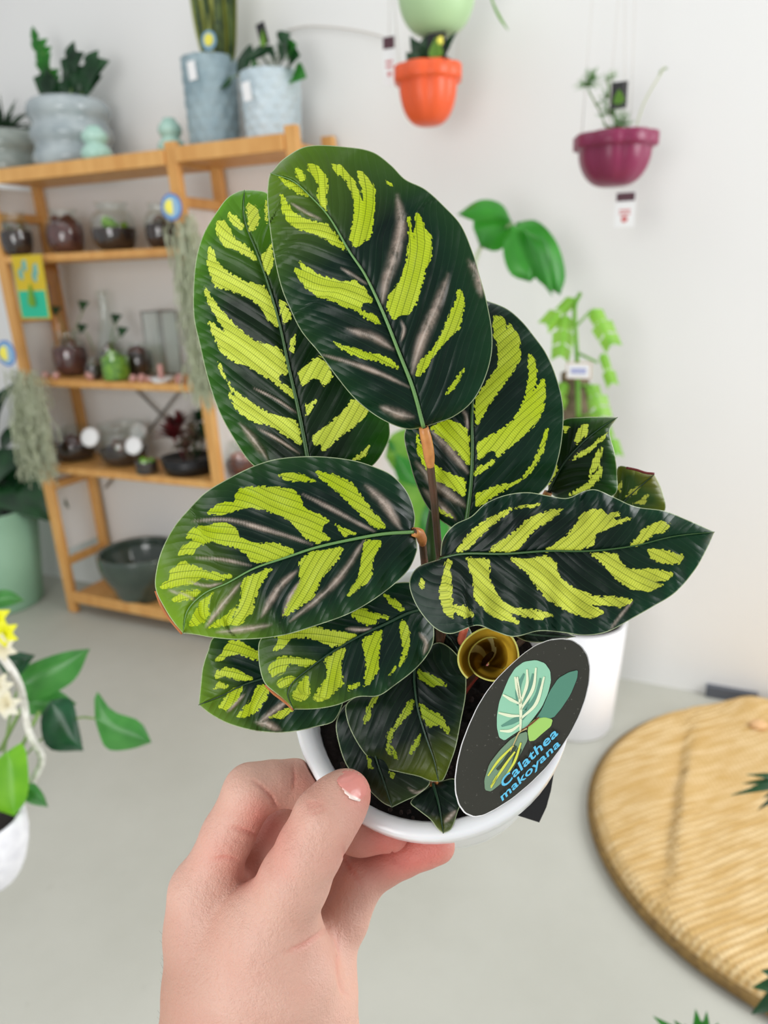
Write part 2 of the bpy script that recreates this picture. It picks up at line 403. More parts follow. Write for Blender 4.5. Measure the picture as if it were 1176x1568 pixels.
def scaled_pot(label, px, wpx, hpx, m, taper, d=.17):
    p = spot(px, 1.94, d); s = sc_at(p + np.array([0, 0, .15])); R = wpx * s / 2; H = hpx * s
    t = thing('scaled_pot', label, 'plant pot', p); n = 72; rows = 40; V = []; F = []
    for j in range(rows + 1):
        z = j / rows
        for i in range(n):
            a = 2 * PI * i / n; ph = a * 12 / 2 + 0; u = a / (2 * PI) * 12; v = z * 8
            du = (u + (.5 if int(v) % 2 else 0)) % 1 - .5; dv = v % 1
            bmp_ = max(0, 1 - (du * du * 4 + (dv - .3) ** 2 * 2)) * .06
            r = R * (taper + (1 - taper) * z) * (.95 + bmp_); V.append(p + np.array([math.cos(a) * r, math.sin(a) * r, z * H]))
    for j in range(rows):
        for i in range(n): F.append([j * n + i, j * n + (i + 1) % n, (j + 1) * n + (i + 1) % n, (j + 1) * n + i])
    mesh('pot_body', V, F, m, t)
    mesh('inner_wall', *lathe(p, [(R * .95, H), (R * .9, H), (R * .88, H * .85)], 32), m, t)
    mesh('soil', *lathe(p, [(0, H * .9), (R * .89, H * .88)], 20), SOIL, t)
    return t, p, R, H
t3, p3, R3, H3 = scaled_pot('tall blue-grey scale-patterned pot holding a snake plant on the top shelf', 332, 84, 132, BLUEC, .92)
SNK = newmat('snake_plant_leaf'); m, nt, b_, out = SNK
wv = noise(nt, 22, 4); nt.links.new(mixc(nt, mapr(nt, wv, .4, .6), lin((40, 62, 30)), lin((86, 104, 48))), b_.inputs['Base Color']); SNK = m
SNKE = mat('snake_leaf_margin', (150, 156, 70), .45)
for px0, px1, w in ((338, 332, .075), (352, 362, .05), (318, 286, .045), (330, 306, .05), (345, 345, .07)):
    a = at2(px0, 85, .17) - np.array([0, 0, .03]); bb = at2(px1, -90, .17)
    lf = mesh('leaf', *leaf3(a, bb, w, wn + wu * random.uniform(-.4, .4), .03, 12, shape=.55), SNK, t3)
    mesh('leaf_margin', *leaf3(a - wn * .004, bb - wn * .004, w * 1.05, wn, .03, 12, shape=.55), SNKE, lf)
t4, p4, R4, H4 = scaled_pot('white-blue scale-patterned pot with a trailing vine plant on the top shelf', 421, 94, 104, WBLUEC, .9)
tp4 = p4 + np.array([0, 0, H4])
for px, py, w in ((372, 95, .05), (398, 78, .05), (440, 62, .04), (452, 90, .045), (460, 118, .035), (388, 112, .045), (434, 88, .05), (420, 84, .05), (336, 130, .03), (410, 98, .05), (448, 76, .04)):
    q = at2(px, py, .2); mesh('leaf', *leaf3(q + (tp4 - q) * .25, q + (q - tp4) * .2, w * 2.3, wn + np.array([0, 0, .5]), .15, shape=.6), MIDLEAF if px % 3 == 1 else DKLEAF, t4)
    mesh('stem', *tube([tp4 - np.array([0, 0, .02]), (tp4 + q) / 2 + np.array([0, 0, .02]), q], .0018, 5, 6), STEM, t4)
k = mesh('plant_label', *obox(at2(402, 52, .22), .017, .001, .034, az=nz(np.array([0, 0, 1]) - wu * .25), ax=nz(wu + np.array([0, 0, .25]))), BLACKP, t4, False)
mesh('printed_leaf', *leaf3(at2(404, 72, .224), at2(402, 44, .224), .025, wn, 0), LTLEAF, k)
k = mesh('plant_label', *lathe(at2(320, 62, .26), [(0, 0), (.030, 0), (.030, .002), (0, .002)], 24, wn), mat('pale_blue_card', (130, 170, 196), .5), t3, False)
mesh('printed_picture', *lathe(at2(320, 61, .262), [(0, .002), (.019, .002), (.019, .003), (0, .003)], 16, wn), YELP, k, False)
for nm, x, y, lab in (('a', 294, 108, 'white paper price tag on the tall blue-grey scaled pot'), ('b', 378, 140, 'white paper price tag on the white-blue scaled pot'), ('c', 63, 182, 'white paper price tag on the large grey ringed pot')):
    hang_tag(at2(x, y, .29), .032, .058, None, lab, tilt=.1, mats=(PAPER, PAPER, PAPER))

# --- terrarium jars
def jar(px, z, wpx, hpx, label, fill, top, d=.17, neck=.62, body=.55, group='round terrarium jars on the second shelf', lvl=.5, name='terrarium_jar', shape='round', cat='terrarium'):
    p = spot(px, z, d); s = sc_at(p); R = wpx * s / 2; H = hpx * s; t = thing(name, label, cat, p, group)
    if shape == 'round':
        o = [(0, .002), (R * .45, .002)] + [(R * math.sin(PI * (.16 + .68 * a / 10)) ** .8, H * .82 * (1 - math.cos(PI * a / 10)) / 2 + .003) for a in range(1, 10)] + [(R * neck * .95, H * .84), (R * neck, H * .9), (R * (neck + .1), H), (R * (neck + .04), H)]
    elif shape == 'cyl': o = [(0, .002), (R * .9, .002), (R, .01), (R, H * .95), (R * .97, H), (R * .93, H * .99)]
    else: o = [(0, .002), (R, .002), (R, .01), (R * .35, H * .62), (R * .28, H * .7), (R * .28, H * .93), (R * .36, H), (R * .3, H)]
    mesh('glass', *lathe(p, o, 28), GLASS, t)
    zl = H * lvl * .8
    ri = lambda zz: np.interp(zz, [q[1] for q in o[1:]], [q[0] for q in o[1:]]) * .94
    pr = [(0, .004)] + [(ri(max(.004, zl * a / 8)), max(.004, zl * a / 8)) for a in range(9)] + [(0, zl * 1.05)]
    mesh('soil', *lathe(p, pr, 20), fill, t)
    b = MB()
    for k in range(9):
        a = random.random() * 6.3; r = random.random() * ri(zl) * .6
        b.add(*ball(p + np.array([math.cos(a) * r, math.sin(a) * r, zl + H * random.uniform(0, .12)]), R * random.uniform(.16, .3), 10, noise=.4))
    b.build('moss' if top is MOSS else 'succulent', top, t)
    return t, p, R, H
SUCC = mat('grey_green_succulent', (104, 120, 84), .7, (120, 70, 66), 40, .6)
jar(30, 1.625, 48, 62, 'small terrarium jar with reddish soil at the left end of the second shelf', DSOIL, SUCC, lvl=.7, d=.26)
jar(105, 1.625, 58, 64, 'round terrarium jar filled with dark red gravel on the second shelf', REDGRAVEL, REDGRAVEL, lvl=.85)
jar(179, 1.625, 68, 70, 'round terrarium jar with bright green moss on the second shelf', DSOIL, MOSS, lvl=.6)
jar(250, 1.625, 48, 66, 'dark terrarium jar partly behind the blue oval tag on the second shelf', DSOIL, SUCC, lvl=.7, d=.14)
G3 = 'glass jars on the third shelf'
jar(112, 1.115, 52, 66, 'round terrarium jar with red gravel on the third shelf', REDGRAVEL, SUCC, lvl=.8, group=G3)
jar(172, 1.115, 50, 122, 'conical glass flask with a tall sprig on the third shelf', DSOIL, SUCC, lvl=.25, group=G3, shape='flask', d=.08, cat='flask', name='glass_flask')
jar(180, 1.115, 42, 46, 'square-sided glass of green moss at the front of the third shelf', MOSS, MOSS, lvl=.95, group=G3, shape='cyl', d=.26)
jar(216, 1.115, 42, 50, 'dark round jar at the right of the mossy glass', DSOIL, REDGRAVEL, lvl=.9, group=G3, d=.13)
jar(146, 1.115, 26, 34, 'dark leafy jar between the red gravel jar and the flask', DSOIL, SUCC, lvl=.8, group=G3, d=.27)
for px, py, bx in ((88, 478, 112), (130, 470, 112), (180, 490, 172), (190, 510, 172), (128, 505, 150)):
    q = at2(px, py, .15); r0 = spot(bx, 1.115, .15) + np.array([0, 0, .1])
    t = thing('sprig', {88: 'dark leafy sprig leaning left out of the red gravel jar', 130: 'dark leafy sprig rising right of the red gravel jar', 180: 'thin sprig standing inside the conical flask', 190: 'round dark leaf low in the conical flask', 128: 'reddish sprig above the dark leafy jar'}[px], 'sprig', r0)
    mesh('stem', *tube([r0, (r0 + q) / 2 + np.array([0, 0, .02]), q], .002, 5, 6), STEM, t)
    mesh('leaf', *leaf3(q - wu * .03, q + wu * .03 + np.array([0, 0, .02]), .045, wn, .1), DKLEAF, t)
# wire glass box
p = spot(254, 1.115, .09); t = thing('glass_box', 'clear square glass lantern with a thin metal frame on the third shelf', 'lantern', p)
b = MB(); hw, hh = .05, .27
cs = [(sx, sy) for sx in (-1, 1) for sy in (-1, 1)]
for sx, sy in cs: b.add(*tube([p + wu * hw * sx + wn * hw * sy, p + wu * hw * sx + wn * hw * sy + np.array([0, 0, hh])], .003, 6))
for zz in (.003, hh):
    for (a0, a1) in (((-1, -1), (-1, 1)), ((-1, 1), (1, 1)), ((1, 1), (1, -1)), ((1, -1), (-1, -1))):
        b.add(*tube([p + wu * hw * a0[0] + wn * hw * a0[1] + np.array([0, 0, zz]), p + wu * hw * a1[0] + wn * hw * a1[1] + np.array([0, 0, zz])], .003, 6))
b.build('frame', METAL, t); mesh('glass', *obox(p + np.array([0, 0, hh / 2]), hw * .97, hw * .97, hh / 2), GLASS, t, False)
# small dish and pebbles
p = spot(248, 1.115, .28); t = thing('candle_dish', 'small white dish with a pink candle on the third shelf', 'candle', p)
mesh('dish', *lathe(p, [(0, 0), (.03, 0), (.05, .02), (.047, .02), (.028, .006), (0, .006)], 20), PAPER, t)
mesh('candle', *lathe(p, [(0, .006), (.012, .006), (.011, .07), (0, .075)], 12), mat('pink_wax', (214, 160, 150), .5), t)
PINK = mat('pink_crystal', (216, 168, 158), .3, (190, 130, 124), 60)
for i, (px, r) in enumerate(((70, .016), (87, .016), (140, .022), (205, .016), (218, .018), (229, .014), (276, .022))):
    p = spot(px, 1.115, .29); o = mesh('pink_crystal', *ball(p + np.array([0, 0, r * .9]), r, 8, noise=.35), PINK, smooth=False)
    tag(o, ['leftmost pink crystal on the third shelf', 'second pink crystal from the left on the third shelf', 'pink crystal in front of the red gravel jar', 'pink crystal just right of the mossy glass', 'pink crystal midway between mossy glass and candle dish', 'pink crystal touching the left of the candle dish', 'pink crystal at the right end of the third shelf'][i], 'crystal', 'pink crystals on the third shelf')
# amber bottle
p = spot(102, 1.115, .08); t = thing('cork_bottle', 'tall slim amber bottle behind the jars on the third shelf', 'bottle', p)
mesh('bottle_body', *lathe(p, [(0, 0), (.03, 0), (.034, .01), (.034, .26), (.02, .32), (.018, .38), (.03, .42), (.034, .45), (.024, .48), (0, .48)], 20), mat('amber_glass', (196, 140, 84), .15), t)
# fourth shelf
G4 = 'glass bowls on the fourth shelf'
jar(117, .725, 66, 48, 'low glass bowl of dark stones with a white disc leaning on it', DSOIL, REDGRAVEL, lvl=.6, group=G4, neck=.8, name='glass_bowl', cat='bowl')
jar(192, .725, 74, 62, 'low glass bowl with moss behind two white discs', DSOIL, SUCC, lvl=.5, group=G4, neck=.8, name='glass_bowl', cat='bowl')
for px, py, r, lab in ((139, 670, 15, 'round white disc leaning on the left glass bowl'), (206, 683, 14, 'lower white disc in front of the mossy glass bowl'), (213, 661, 14, 'upper white disc behind the mossy glass bowl')):
    q = at2(px, py, .27 if py != 661 else .1); R = r * sc_at(q)
    tag(mesh('white_disc', *lathe(q, [(0, .0), (R, .0), (R * .98, .012), (R * .7, .015), (0, .015)], 24, nz(wn + np.array([0, 0, .4]) + wu * .2)), PAPER), lab, 'disc', 'white discs on the fourth shelf')
jar(226, .725, 34, 24, 'tiny glass pot with a green succulent at the front of the fourth shelf', DSOIL, MOSS, lvl=.9, d=.28, group=G4, shape='cyl', name='glass_pot', cat='pot')
p = spot(292, .725, .2); t = thing('succulent_tray', 'black tray of red and green succulents at the right end of the fourth shelf', 'planter', p)
mesh('tray', *lathe(p, [(0, 0), (.10, 0), (.12, .07), (.112, .07), (.1, .05), (0, .05)], 24), BLACKP, t)
REDP = mat('red_succulent', (128, 44, 46), .5, (80, 24, 30), 30)
for px, py, m_, s_ in ((266, 672, REDP, .10), (274, 652, REDP, .07), (297, 676, SUCC, .09), (306, 645, DKLEAF, .06), (285, 688, SUCC, .07), (314, 668, DKLEAF, .07)):
    q = at2(px, py, .2); b = MB()
    for k in range(26):
        a = random.random() * 6.3; e = random.random() * 1.4; dv = np.array([math.cos(a) * math.cos(e), math.sin(a) * math.cos(e), math.sin(e)])
        b.add(*leaf3(q, q + dv * s_, s_ * .45, np.array([0, 0, 1.]), .1, 5))
    b.add(*tube([q, p + (q - p) * .3], .004, 6)); b.build('succulent', m_, t)
jar(372, .725, 46, 52, 'round terrarium jar with pink stones in the narrow right bay', REDGRAVEL, PINK, lvl=.6, group=G4, name='terrarium_jar')
# dark green bowl at the bottom
DGC = mat('dark_green_ceramic', (70, 84, 74), .12, (52, 66, 58), 7, coat=.6)
p = spot(222, .10, .20); s = sc_at(p); R = 62 * s; H = 74 * s
t = thing('ceramic_bowl', 'large glossy dark green ceramic planter bowl on the bottom shelf', 'planter', p)
mesh('bowl_body', *lathe(p, smooth_prof([(0, 0), (R * .60, 0), (R * .66, H * .08), (R * .76, H * .28), (R * .90, H * .5), (R * .98, H * .72), (R, H * .95), (R * .98, H), (R * .92, H * .99), (R * .88, H * .8), (R * .6, H * .4), (0, H * .3)]), 40), DGC, t)
for s_ in (1, -1): mesh('handle', *ball(p + wu * -R * .95 * s_ + wn * .03 + np.array([0, 0, H * .6]), R * .09, 12), METAL if s_ > 0 else DGC, t)

# colourful card
q = at2(48, 440, .36); s = sc_at(q)
t = thing('picture_card', 'yellow and turquoise picture card hanging at the left shelf post', 'card', q - np.array([0, 0, 46 * s]))
mesh('card', *obox(q, 31 * s, .002, 47 * s), mat('yellow_card', (214, 186, 40), .6), t, False)
mesh('turquoise_ground', *obox(q + wn * .003 - np.array([0, 0, 25 * s]), 28 * s, .0008, 20 * s), mat('turquoise_print', (40, 190, 150), .6), t, False)
b = MB()
for dx, dy in ((-14, 20), (-4, 32), (14, 16), (18, 26)): b.add(*ball(q + wn * .003 + (wu * dx + np.array([0, 0, dy])) * s, 6 * s, 10, (1, .12, 1.5)))
b.build('blue_shapes', mat('blue_print', (110, 170, 160), .6), t); mesh('green_plant_print', *leaf3(q + wn * .005 - np.array([0, 0, 30 * s]), q + wn * .005 + np.array([0, 0, 6 * s]), 16 * s, wn, 0), mat('green_print', (110, 160, 40), .6), t)

# spanish moss with blue tags
MOSSG = mat('grey_green_moss', (206, 212, 186), .9, (180, 188, 156), 30)
PALEB = mat('pale_blue_print', (150, 190, 220), .5)
def spanish(x0, y0, y1, wpx, d, label, tx, ty):
    a = at2(x0, y0, d); s = sc_at(a); t = thing('hanging_moss', label, 'hanging plant', at2(x0, y1, d)); b = MB()
    for k in range(520):
        dx = random.gauss(0, wpx * .34) * s; dd = random.gauss(0, .025); yy = random.random(); l = (y1 - y0) * s
        q = a + wu * dx + wn * dd - np.array([0, 0, l * yy * .9]); pts = [q]
        for j in range(6): pts.append(pts[-1] + np.array([random.gauss(0, .006), random.gauss(0, .006), -.022 + random.gauss(0, .006)]))
        b.add(*tube(pts, [.0026] * 7, 3, caps=False))
    o = b.build('moss_strands', MOSSG, t); o['kind'] = 'stuff'
    q = at2(tx, ty, d + .06); k = mesh('tag', *lathe(q, [(0, 0), (19 * s, 0), (19 * s, .002), (0, .002)], 28, wn), BLUEP, t, False); k['label'] = 'blue oval plant tag'
    mesh('printed_picture', *ball(q + wn * .003, 11 * s, 12, (1, .1, 1)), YELP, k); mesh('pale_ring', *lathe(q, [(0, .001), (16 * s, .001), (16 * s, .0026), (0, .0026)], 28, wn), PALEB, k, False)
spanish(285, 325, 600, 34, .36, 'pale grey-green spanish moss hanging by the middle post with a blue oval tag', 263, 317)
spanish(32, 565, 715, 44, .42, 'pale grey-green spanish moss hanging beside the left post with a blue oval tag', 10, 541)

# ------------------------------------------------------------------ big mint planter, left
MINTP = mat('matte_mint_planter', (150, 190, 160), .6, (142, 182, 152), 5)
g = floor_at(0, 922); s = proj(g)[2] / FPX; t = thing('mint_planter', 'big matte mint green planter with broad dark leaves at the left edge', 'potted plant', g)
R, H = 76 * s, 152 * s
mesh('pot_body', *lathe(g, [(0, 0), (R * .78, 0), (R * .82, .01), (R, H), (R * .95, H), (R * .92, H * .85)], 40), MINTP, t)
mesh('soil', *lathe(g, [(0, H * .92), (R * .94, H * .9)], 24), SOIL, t)
gz = proj(g)[2]; tc = g + np.array([0, 0, H * .9])
for (x0, y0, x1, y1, w) in ((10, 720, 88, 800, .34), (0, 690, 84, 640, .10), (-20, 740, 60, 690, .2), (-30, 700, 10, 600, .2), (15, 760, 40, 720, .22), (-40, 780, 10, 800, .25), (60, 670, 90, 625, .1), (-10, 660, 25, 585, .12), (80, 720, 106, 780, .05), (70, 700, 100, 715, .06)):
    a, e = P(x0, y0, gz - .1), P(x1, y1, gz - .2)
    mesh('leaf', *leaf3(a, e, w, camdir((0, -.4, -1)), .15, 10, 7), DKLEAF, t); mesh('stem', *tube([tc, (tc + a) / 2 + np.array([0, 0, .05]), a], .006, 6, 8), mat('dark_stem', (40, 60, 34)) if x0 == 10 else STEM, t)

# ------------------------------------------------------------------ near hanging basket, left
zb = 1.05
bc = P(-12, 1350, zb); up = np.array([0, 0, 1.])
WPOT = mat('white_woven_pot', (236, 236, 240), .6, (220, 220, 226), 60, .6)
HB = thing('hanging_basket', 'white pot with trailing green leaves and pale yellow flowers at the lower left edge', 'hanging plant', bc)
R = 64 / FPX * zb; H = 120 / FPX * zb
mesh('pot_body', *lathe(bc, smooth_prof([(0, 0), (R * .5, .002), (R * .8, H * .25), (R * .98, H * .6), (R, H * .9), (R * .96, H), (R * .9, H * .97), (R * .85, H * .7)]), 40, rmod=lambda t, z, j: 1 + .012 * math.sin(t * 22 + j * .9)), WPOT, HB)
mesh('soil', *lathe(bc, [(0, H * .9), (R * .88, H * .88)], 20), SOIL, HB)
mesh('rope_handle', *tube([P(40, 1210, zb), P(58, 1180, zb), P(64, 1160, zb), P(46, 1125, zb), P(38, 1085, zb), P(30, 1050, zb - .03), P(14, 1020, zb - .04), P(-20, 980, zb)], .0052, 8, 40), mat('white_rope', (232, 230, 222), .8, (200, 196, 186), 120), HB)
for a, e in (((0, 1150), (38, 1075)), ((20, 1170), (60, 1090))): mesh('cord', *tube([P(*a, zb + .02), P(*e, zb)], .003, 6), STEM, HB)
HL = mat('trailing_green_leaf', (70, 136, 62), .3, (44, 110, 44), 30, transl=.3)
HLD = mat('trailing_dark_leaf', (28, 84, 50), .3, (16, 58, 34), 30, transl=.15)
HLY = mat('trailing_bright_leaf', (116, 176, 40), .35, (88, 152, 30), 30, transl=.35)
def heart(mid, l, r, z, dz, m_, name='leaf', cup=.01):
    blade(name, mid, l, r, lambda s, t: z + dz * s + cup * np.abs(t) ** 1.5, m_, HB, 8)
heart([(28, 1052), (75, 1030), (138, 993)], [(28, 1052), (18, 1035), (50, 1015), (100, 998), (138, 993)], [(28, 1052), (42, 1075), (75, 1065), (115, 1040), (138, 993)], zb, 0, HL)
heart([(-5, 1010), (25, 1012), (54, 1003)], [(-5, 1010), (0, 1000), (25, 998), (54, 1003)], [(-5, 1010), (5, 1030), (28, 1035), (54, 1003)], zb - .02, 0, HLD)
heart([(44, 1075), (85, 1080), (118, 1078)], [(44, 1075), (50, 1060), (85, 1055), (118, 1078)], [(44, 1075), (45, 1094), (80, 1092), (118, 1078)], zb + .03, 0, HL)
heart([(78, 1072), (100, 1110), (128, 1150)], [(78, 1072), (108, 1070), (120, 1110), (128, 1150)], [(78, 1072), (62, 1100), (74, 1146), (128, 1150)], zb + .01, 0, HLD)
heart([(145, 1100), (185, 1118), (232, 1137)], [(145, 1100), (147, 1058), (172, 1088), (215, 1105), (232, 1137)], [(145, 1100), (150, 1118), (164, 1147), (200, 1147), (232, 1137)], zb, 0, HL)
heart([(12, 1150), (18, 1200), (22, 1250)], [(12, 1150), (35, 1138), (44, 1190), (40, 1225), (22, 1250)], [(12, 1150), (-10, 1170), (-18, 1230), (22, 1250)], zb - .06, 0, HLY)
heart([(38, 1205), (55, 1215), (74, 1236)], [(38, 1205), (50, 1198), (66, 1215), (74, 1236)], [(38, 1205), (38, 1225), (50, 1232), (74, 1236)], zb - .03, 0, HL)
heart([(-15, 925), (10, 915), (38, 920)], [(-15, 925), (-5, 905), (15, 904), (38, 920)], [(-15, 925), (-5, 932), (15, 928), (38, 920)], zb, 0, HL)
mesh('stem', *tube([P(145, 1100, zb), P(118, 1100, zb + .02), P(60, 1135, zb + .03), P(5, 1200, zb + .02)], .0016, 6, 16), STEM, HB)
mesh('stem', *tube([P(28, 1052, zb), P(15, 1100, zb + .02), P(0, 1200, zb)], .0018, 6, 12), STEM, HB)
PETY = mat('yellow_petal', (236, 236, 30), .5, transl=.3); PETW = mat('cream_petal', (240, 236, 216), .6, (226, 214, 170), 40, transl=.3)
for (x, y, m_, n) in ((10, 968, PETY, 6), (8, 990, PETW, 6), (2, 1050, PETW, 7), (14, 1078, PETW, 6), (-2, 945, PETY, 5)):
    fl = None; b = MB()
    for k in range(n):
        a = 2 * PI * k / n + x; q = P(x, y, zb - .05); dv = math.cos(a) * cr + math.sin(a) * cu
        b.add(*leaf3(q, q + dv * .020 - cb * -.004, .018, -cb * -1, .25, 6))
    b.build('flower', m_, HB)

# ------------------------------------------------------------------ hanging pots
def hanging(px, pyt, wpx, hpx, m_, label, d=.25, strings=(), scal=True, cone=.0):
    q = wall_at(px, pyt, d); s = sc_at(q); R = wpx / 2 * s; H = hpx * s; base = q - np.array([0, 0, H])
    t = thing('hanging_pot', label, 'hanging pot', base, 'scalloped hanging bowls by the wall')
    rm = (lambda t_, z, j: 1 + (.10 * abs(math.sin(4 * t_ + .3)) ** .6 - .05) * min(1, .25 + z / H * 1.4)) if scal else None
    pr = [(0, 0), (R * .2, 0)] + [(R * .86 * math.sin(PI / 2 * (.12 + .88 * a / 10)) ** .85, H * .70 * (1 - math.cos(PI / 2 * a / 10))) for a in range(1, 11)]
    pr += [(R * .86, H * .72), (R * .99, H * .74), (R, H * .80), (R, H * .98), (R * .97, H), (R * .9, H), (R * .84, H * .9), (R * .8, H * .6)]
    mesh('bowl', *lathe(base, pr, 72, rmod=rm), m_, t)
    mesh('soil', *lathe(base, [(0, H * .88), (R * .85, H * .86)], 24), SOIL, t)
    for (x0, dx, dd) in strings:
        top = wall_at(x0, -60, d + dd); mesh('hanging_cord', *tube([base + wu * dx * R + wn * dd + np.array([0, 0, H * .9]), top], .0012, 5), CORD, t)
    return t, base, R, H, s
ORG = mat('orange_plastic', (232, 92, 44), .4); PLUM = mat('plum_plastic', (128, 36, 74), .35); MNT = mat('pale_mint_plastic', (176, 208, 158), .45)
t, b0, R, H, s = hanging(655, 102, 102, 82, ORG, 'orange scalloped bowl hanging below the mint one', strings=((598, -.9, 0), (712, .9, 0)))
tt = b0 + np.array([0, 0, H * .95])
for (x0, y0, x1, y1, w) in ((652, 98, 628, 55, .05), (640, 100, 622, 80, .05), (650, 96, 655, 50, .06), (668, 98, 700, 48, .04), (660, 98, 690, 70, .06), (645, 98, 640, 62, .06), (672, 98, 690, 90, .05)):
    mesh('leaf', *leaf3(wall_at(x0, y0, .26), wall_at(x1, y1, .28), w, wn, .1), DKLEAF, t)
k = mesh('plant_label', *obox(wall_at(668, 74, .32), .028, .001, .04), BLACKP, t, False); mesh('printed_leaf', *leaf3(wall_at(668, 90, .323), wall_at(668, 56, .323), .045, wn, 0), LTLEAF, k); mesh('white_flower_print', *ball(wall_at(675, 62, .323), .012, 10, (1, .1, 1)), YELP, k)
t, b0, R, H, s = hanging(668, -48, 140, 90, MNT, 'pale mint bowl hanging above the orange one, cut off by the top edge', d=.27, scal=False)
t, b0, R, H, s = hanging(943, 206, 122, 74, PLUM, 'plum purple scalloped bowl hanging at the upper right', strings=((952, -.15, .05), (957, .25, .02), (975, .35, 0), (912, -.85, 0)))
FEA = mat('feathery_leaf', (120, 164, 92), .6, (88, 138, 66), 30, transl=.3)
b = MB()
def tuft(b, q, r, n):
    for k in range(n):
        a = random.random() * 6.3; e = random.uniform(-.6, 1.4); dv = np.array([math.cos(a) * math.cos(e), math.sin(a) * math.cos(e), math.sin(e)])
        b.add(*tube([q, q + dv * r * random.uniform(.6, 1)], [.0012, .0005], 4))
for x, y, r, n in ((942, 195, .05, 50), (935, 175, .05, 50), (945, 160, .04, 40), (955, 190, .045, 40), (900, 130, .045, 60), (908, 122, .04, 30), (935, 122, .03, 20), (930, 150, .05, 30)): tuft(b, wall_at(x, y, .25), r, n)
b.build('feathery_foliage', FEA, t)
for pts in (((932, 205), (918, 170), (902, 140)), ((945, 205), (936, 160), (928, 115)), ((972, 205), (985, 160), (1018, 102)), ((1010, 115), (1012, 108), (1022, 104))): mesh('stem', *tube([wall_at(x, y, .25) for x, y in pts], .0022, 6, 8), mat('pale_stem', (190, 196, 160)) if pts[0][0] == 972 else STEM, t)
k = mesh('plant_label', *obox(wall_at(948, 146, .27), .022, .001, .034), BLACKP, t, False); mesh('printed_leaf', *leaf3(wall_at(948, 160, .272), wall_at(948, 136, .272), .03, wn, 0), LTLEAF, k)
hang_tag(wall_at(957, 321, .27), .056, .095, None, 'white price tag with a dark band hanging below the plum bowl')
mesh('cord', *tube([wall_at(957, 300, .27), wall_at(948, 272, .26)], .001, 5), CORD, [o for o in COL.objects if o.name.startswith('price_tag') and o.type == 'EMPTY'][-1])
q = wall_at(596, 93, .27); t = hang_tag(q, .042, .135, None, 'tall narrow white price tag with a dark band left of the orange bowl')
mesh('cord', *tube([wall_at(596, 60, .27), wall_at(597, -40, .27)], .001, 5), CORD, t)
o = mesh('wall_cable', *tube([wall_at(x, y, .012) for x, y in ((440, 46), (470, 40), (530, 44), (580, 54), (600, 62))], .003, 6, 24), CORD); tag(o, 'thin pale cable running along the wall above the shelf', 'cable')
o = mesh('trailing_stem', *tube([wall_at(x, y, .3) for x, y in ((745, -30), (755, 5), (766, 28), (778, 46))], [.002, .003, .004, .001], 6, 14), LTLEAF); tag(o, 'pale green leaf tip dangling right of the mint bowl', 'plant')

# ------------------------------------------------------------------ tall leafy plants behind the calathea
zc = 2.25
MIDG = mat('glossy_mid_green_leaf', (60, 146, 46), .3, (34, 104, 34), 7, transl=.3)
g = floor_at(700, 1075); UP = thing('umbrella_plant', 'tall plant with drooping glossy leaves behind the held plant', 'potted plant', g); gz = proj(g)[2]
mesh('pot_body', *lathe(g, [(0, 0), (.11, 0), (.14, .24), (.132, .24), (.125, .2)], 32), MINTP, UP); mesh('soil', *lathe(g, [(0, .21), (.13, .205)], 20), SOIL, UP)
hub = P(785, 342, zc + .03)
mesh('stem', *tube([g + np.array([0, 0, .2]), P(690, 760, zc), P(720, 450, zc), P(738, 375, zc + .05), hub], [.012, .011, .008, .006, .005], 8, 40), mat('pale_branch', (176, 186, 150)), UP)
def bl(root, mid, l, r, z, m_, cup=.02, dz=0, name='leaf'): return blade(name, mid, l, r, lambda s, t: z + dz * s + cup * np.abs(t) ** 1.5, m_, root, 8)
bl(UP, [(785, 342), (750, 320), (700, 328)], [(785, 342), (768, 312), (735, 306), (700, 328)], [(785, 342), (760, 338), (725, 338), (700, 328)], zc, MIDG)
bl(UP, [(788, 345), (760, 350), (735, 378)], [(788, 345), (765, 320), (724, 335), (735, 378)], [(788, 345), (782, 368), (760, 385), (735, 378)], zc + .03, MIDG)
bl(UP, [(790, 340), (830, 370), (858, 452)], [(790, 340), (822, 338), (852, 370), (866, 420), (858, 452)], [(790, 340), (792, 375), (822, 428), (858, 452)], zc, MIDG)
bl(UP, [(782, 345), (795, 385), (812, 432)], [(782, 345), (825, 350), (842, 400), (812, 432)], [(782, 345), (770, 380), (782, 420), (812, 432)], zc - .03, MIDG)
bl(UP, [(800, 350), (825, 390), (846, 455)], [(800, 350), (835, 375), (846, 455)], [(800, 350), (808, 400), (846, 455)], zc - .05, MIDG)
for mid, l, r, m_ in (([(690, 700), (650, 680), (590, 700)], [(690, 700), (650, 655), (600, 665), (590, 700)], [(690, 700), (650, 715), (610, 725), (590, 700)], LTLEAF),
                      ([(690, 760), (640, 740), (590, 670)], [(690, 760), (620, 750), (590, 670)], [(690, 760), (650, 700), (590, 670)], MIDG),
                      ([(690, 720), (640, 760), (600, 850)], [(690, 720), (620, 720), (592, 790), (600, 850)], [(690, 720), (670, 790), (600, 850)], LTLEAF),
                      ([(690, 730), (660, 790), (668, 860)], [(690, 730), (630, 780), (668, 860)], [(690, 730), (690, 800), (668, 860)], MIDG)):
    bl(UP, mid, l, r, zc, m_)
g = floor_at(878, 1105); MP = thing('monstera', 'young light green monstera climbing a moss pole in a white pot at the right', 'potted plant', g)
gz = proj(g)[2]; R = 62 / FPX * gz
mesh('pot_body', *lathe(g, [(0, 0), (R * .86, 0), (R * .9, .01), (R * 1.08, .40), (R * 1.02, .40), (R, .35)], 36), mat('white_planter', (238, 238, 240), .5), MP); mesh('soil', *lathe(g, [(0, .37), (R * 1.03, .36)], 20), SOIL, MP)
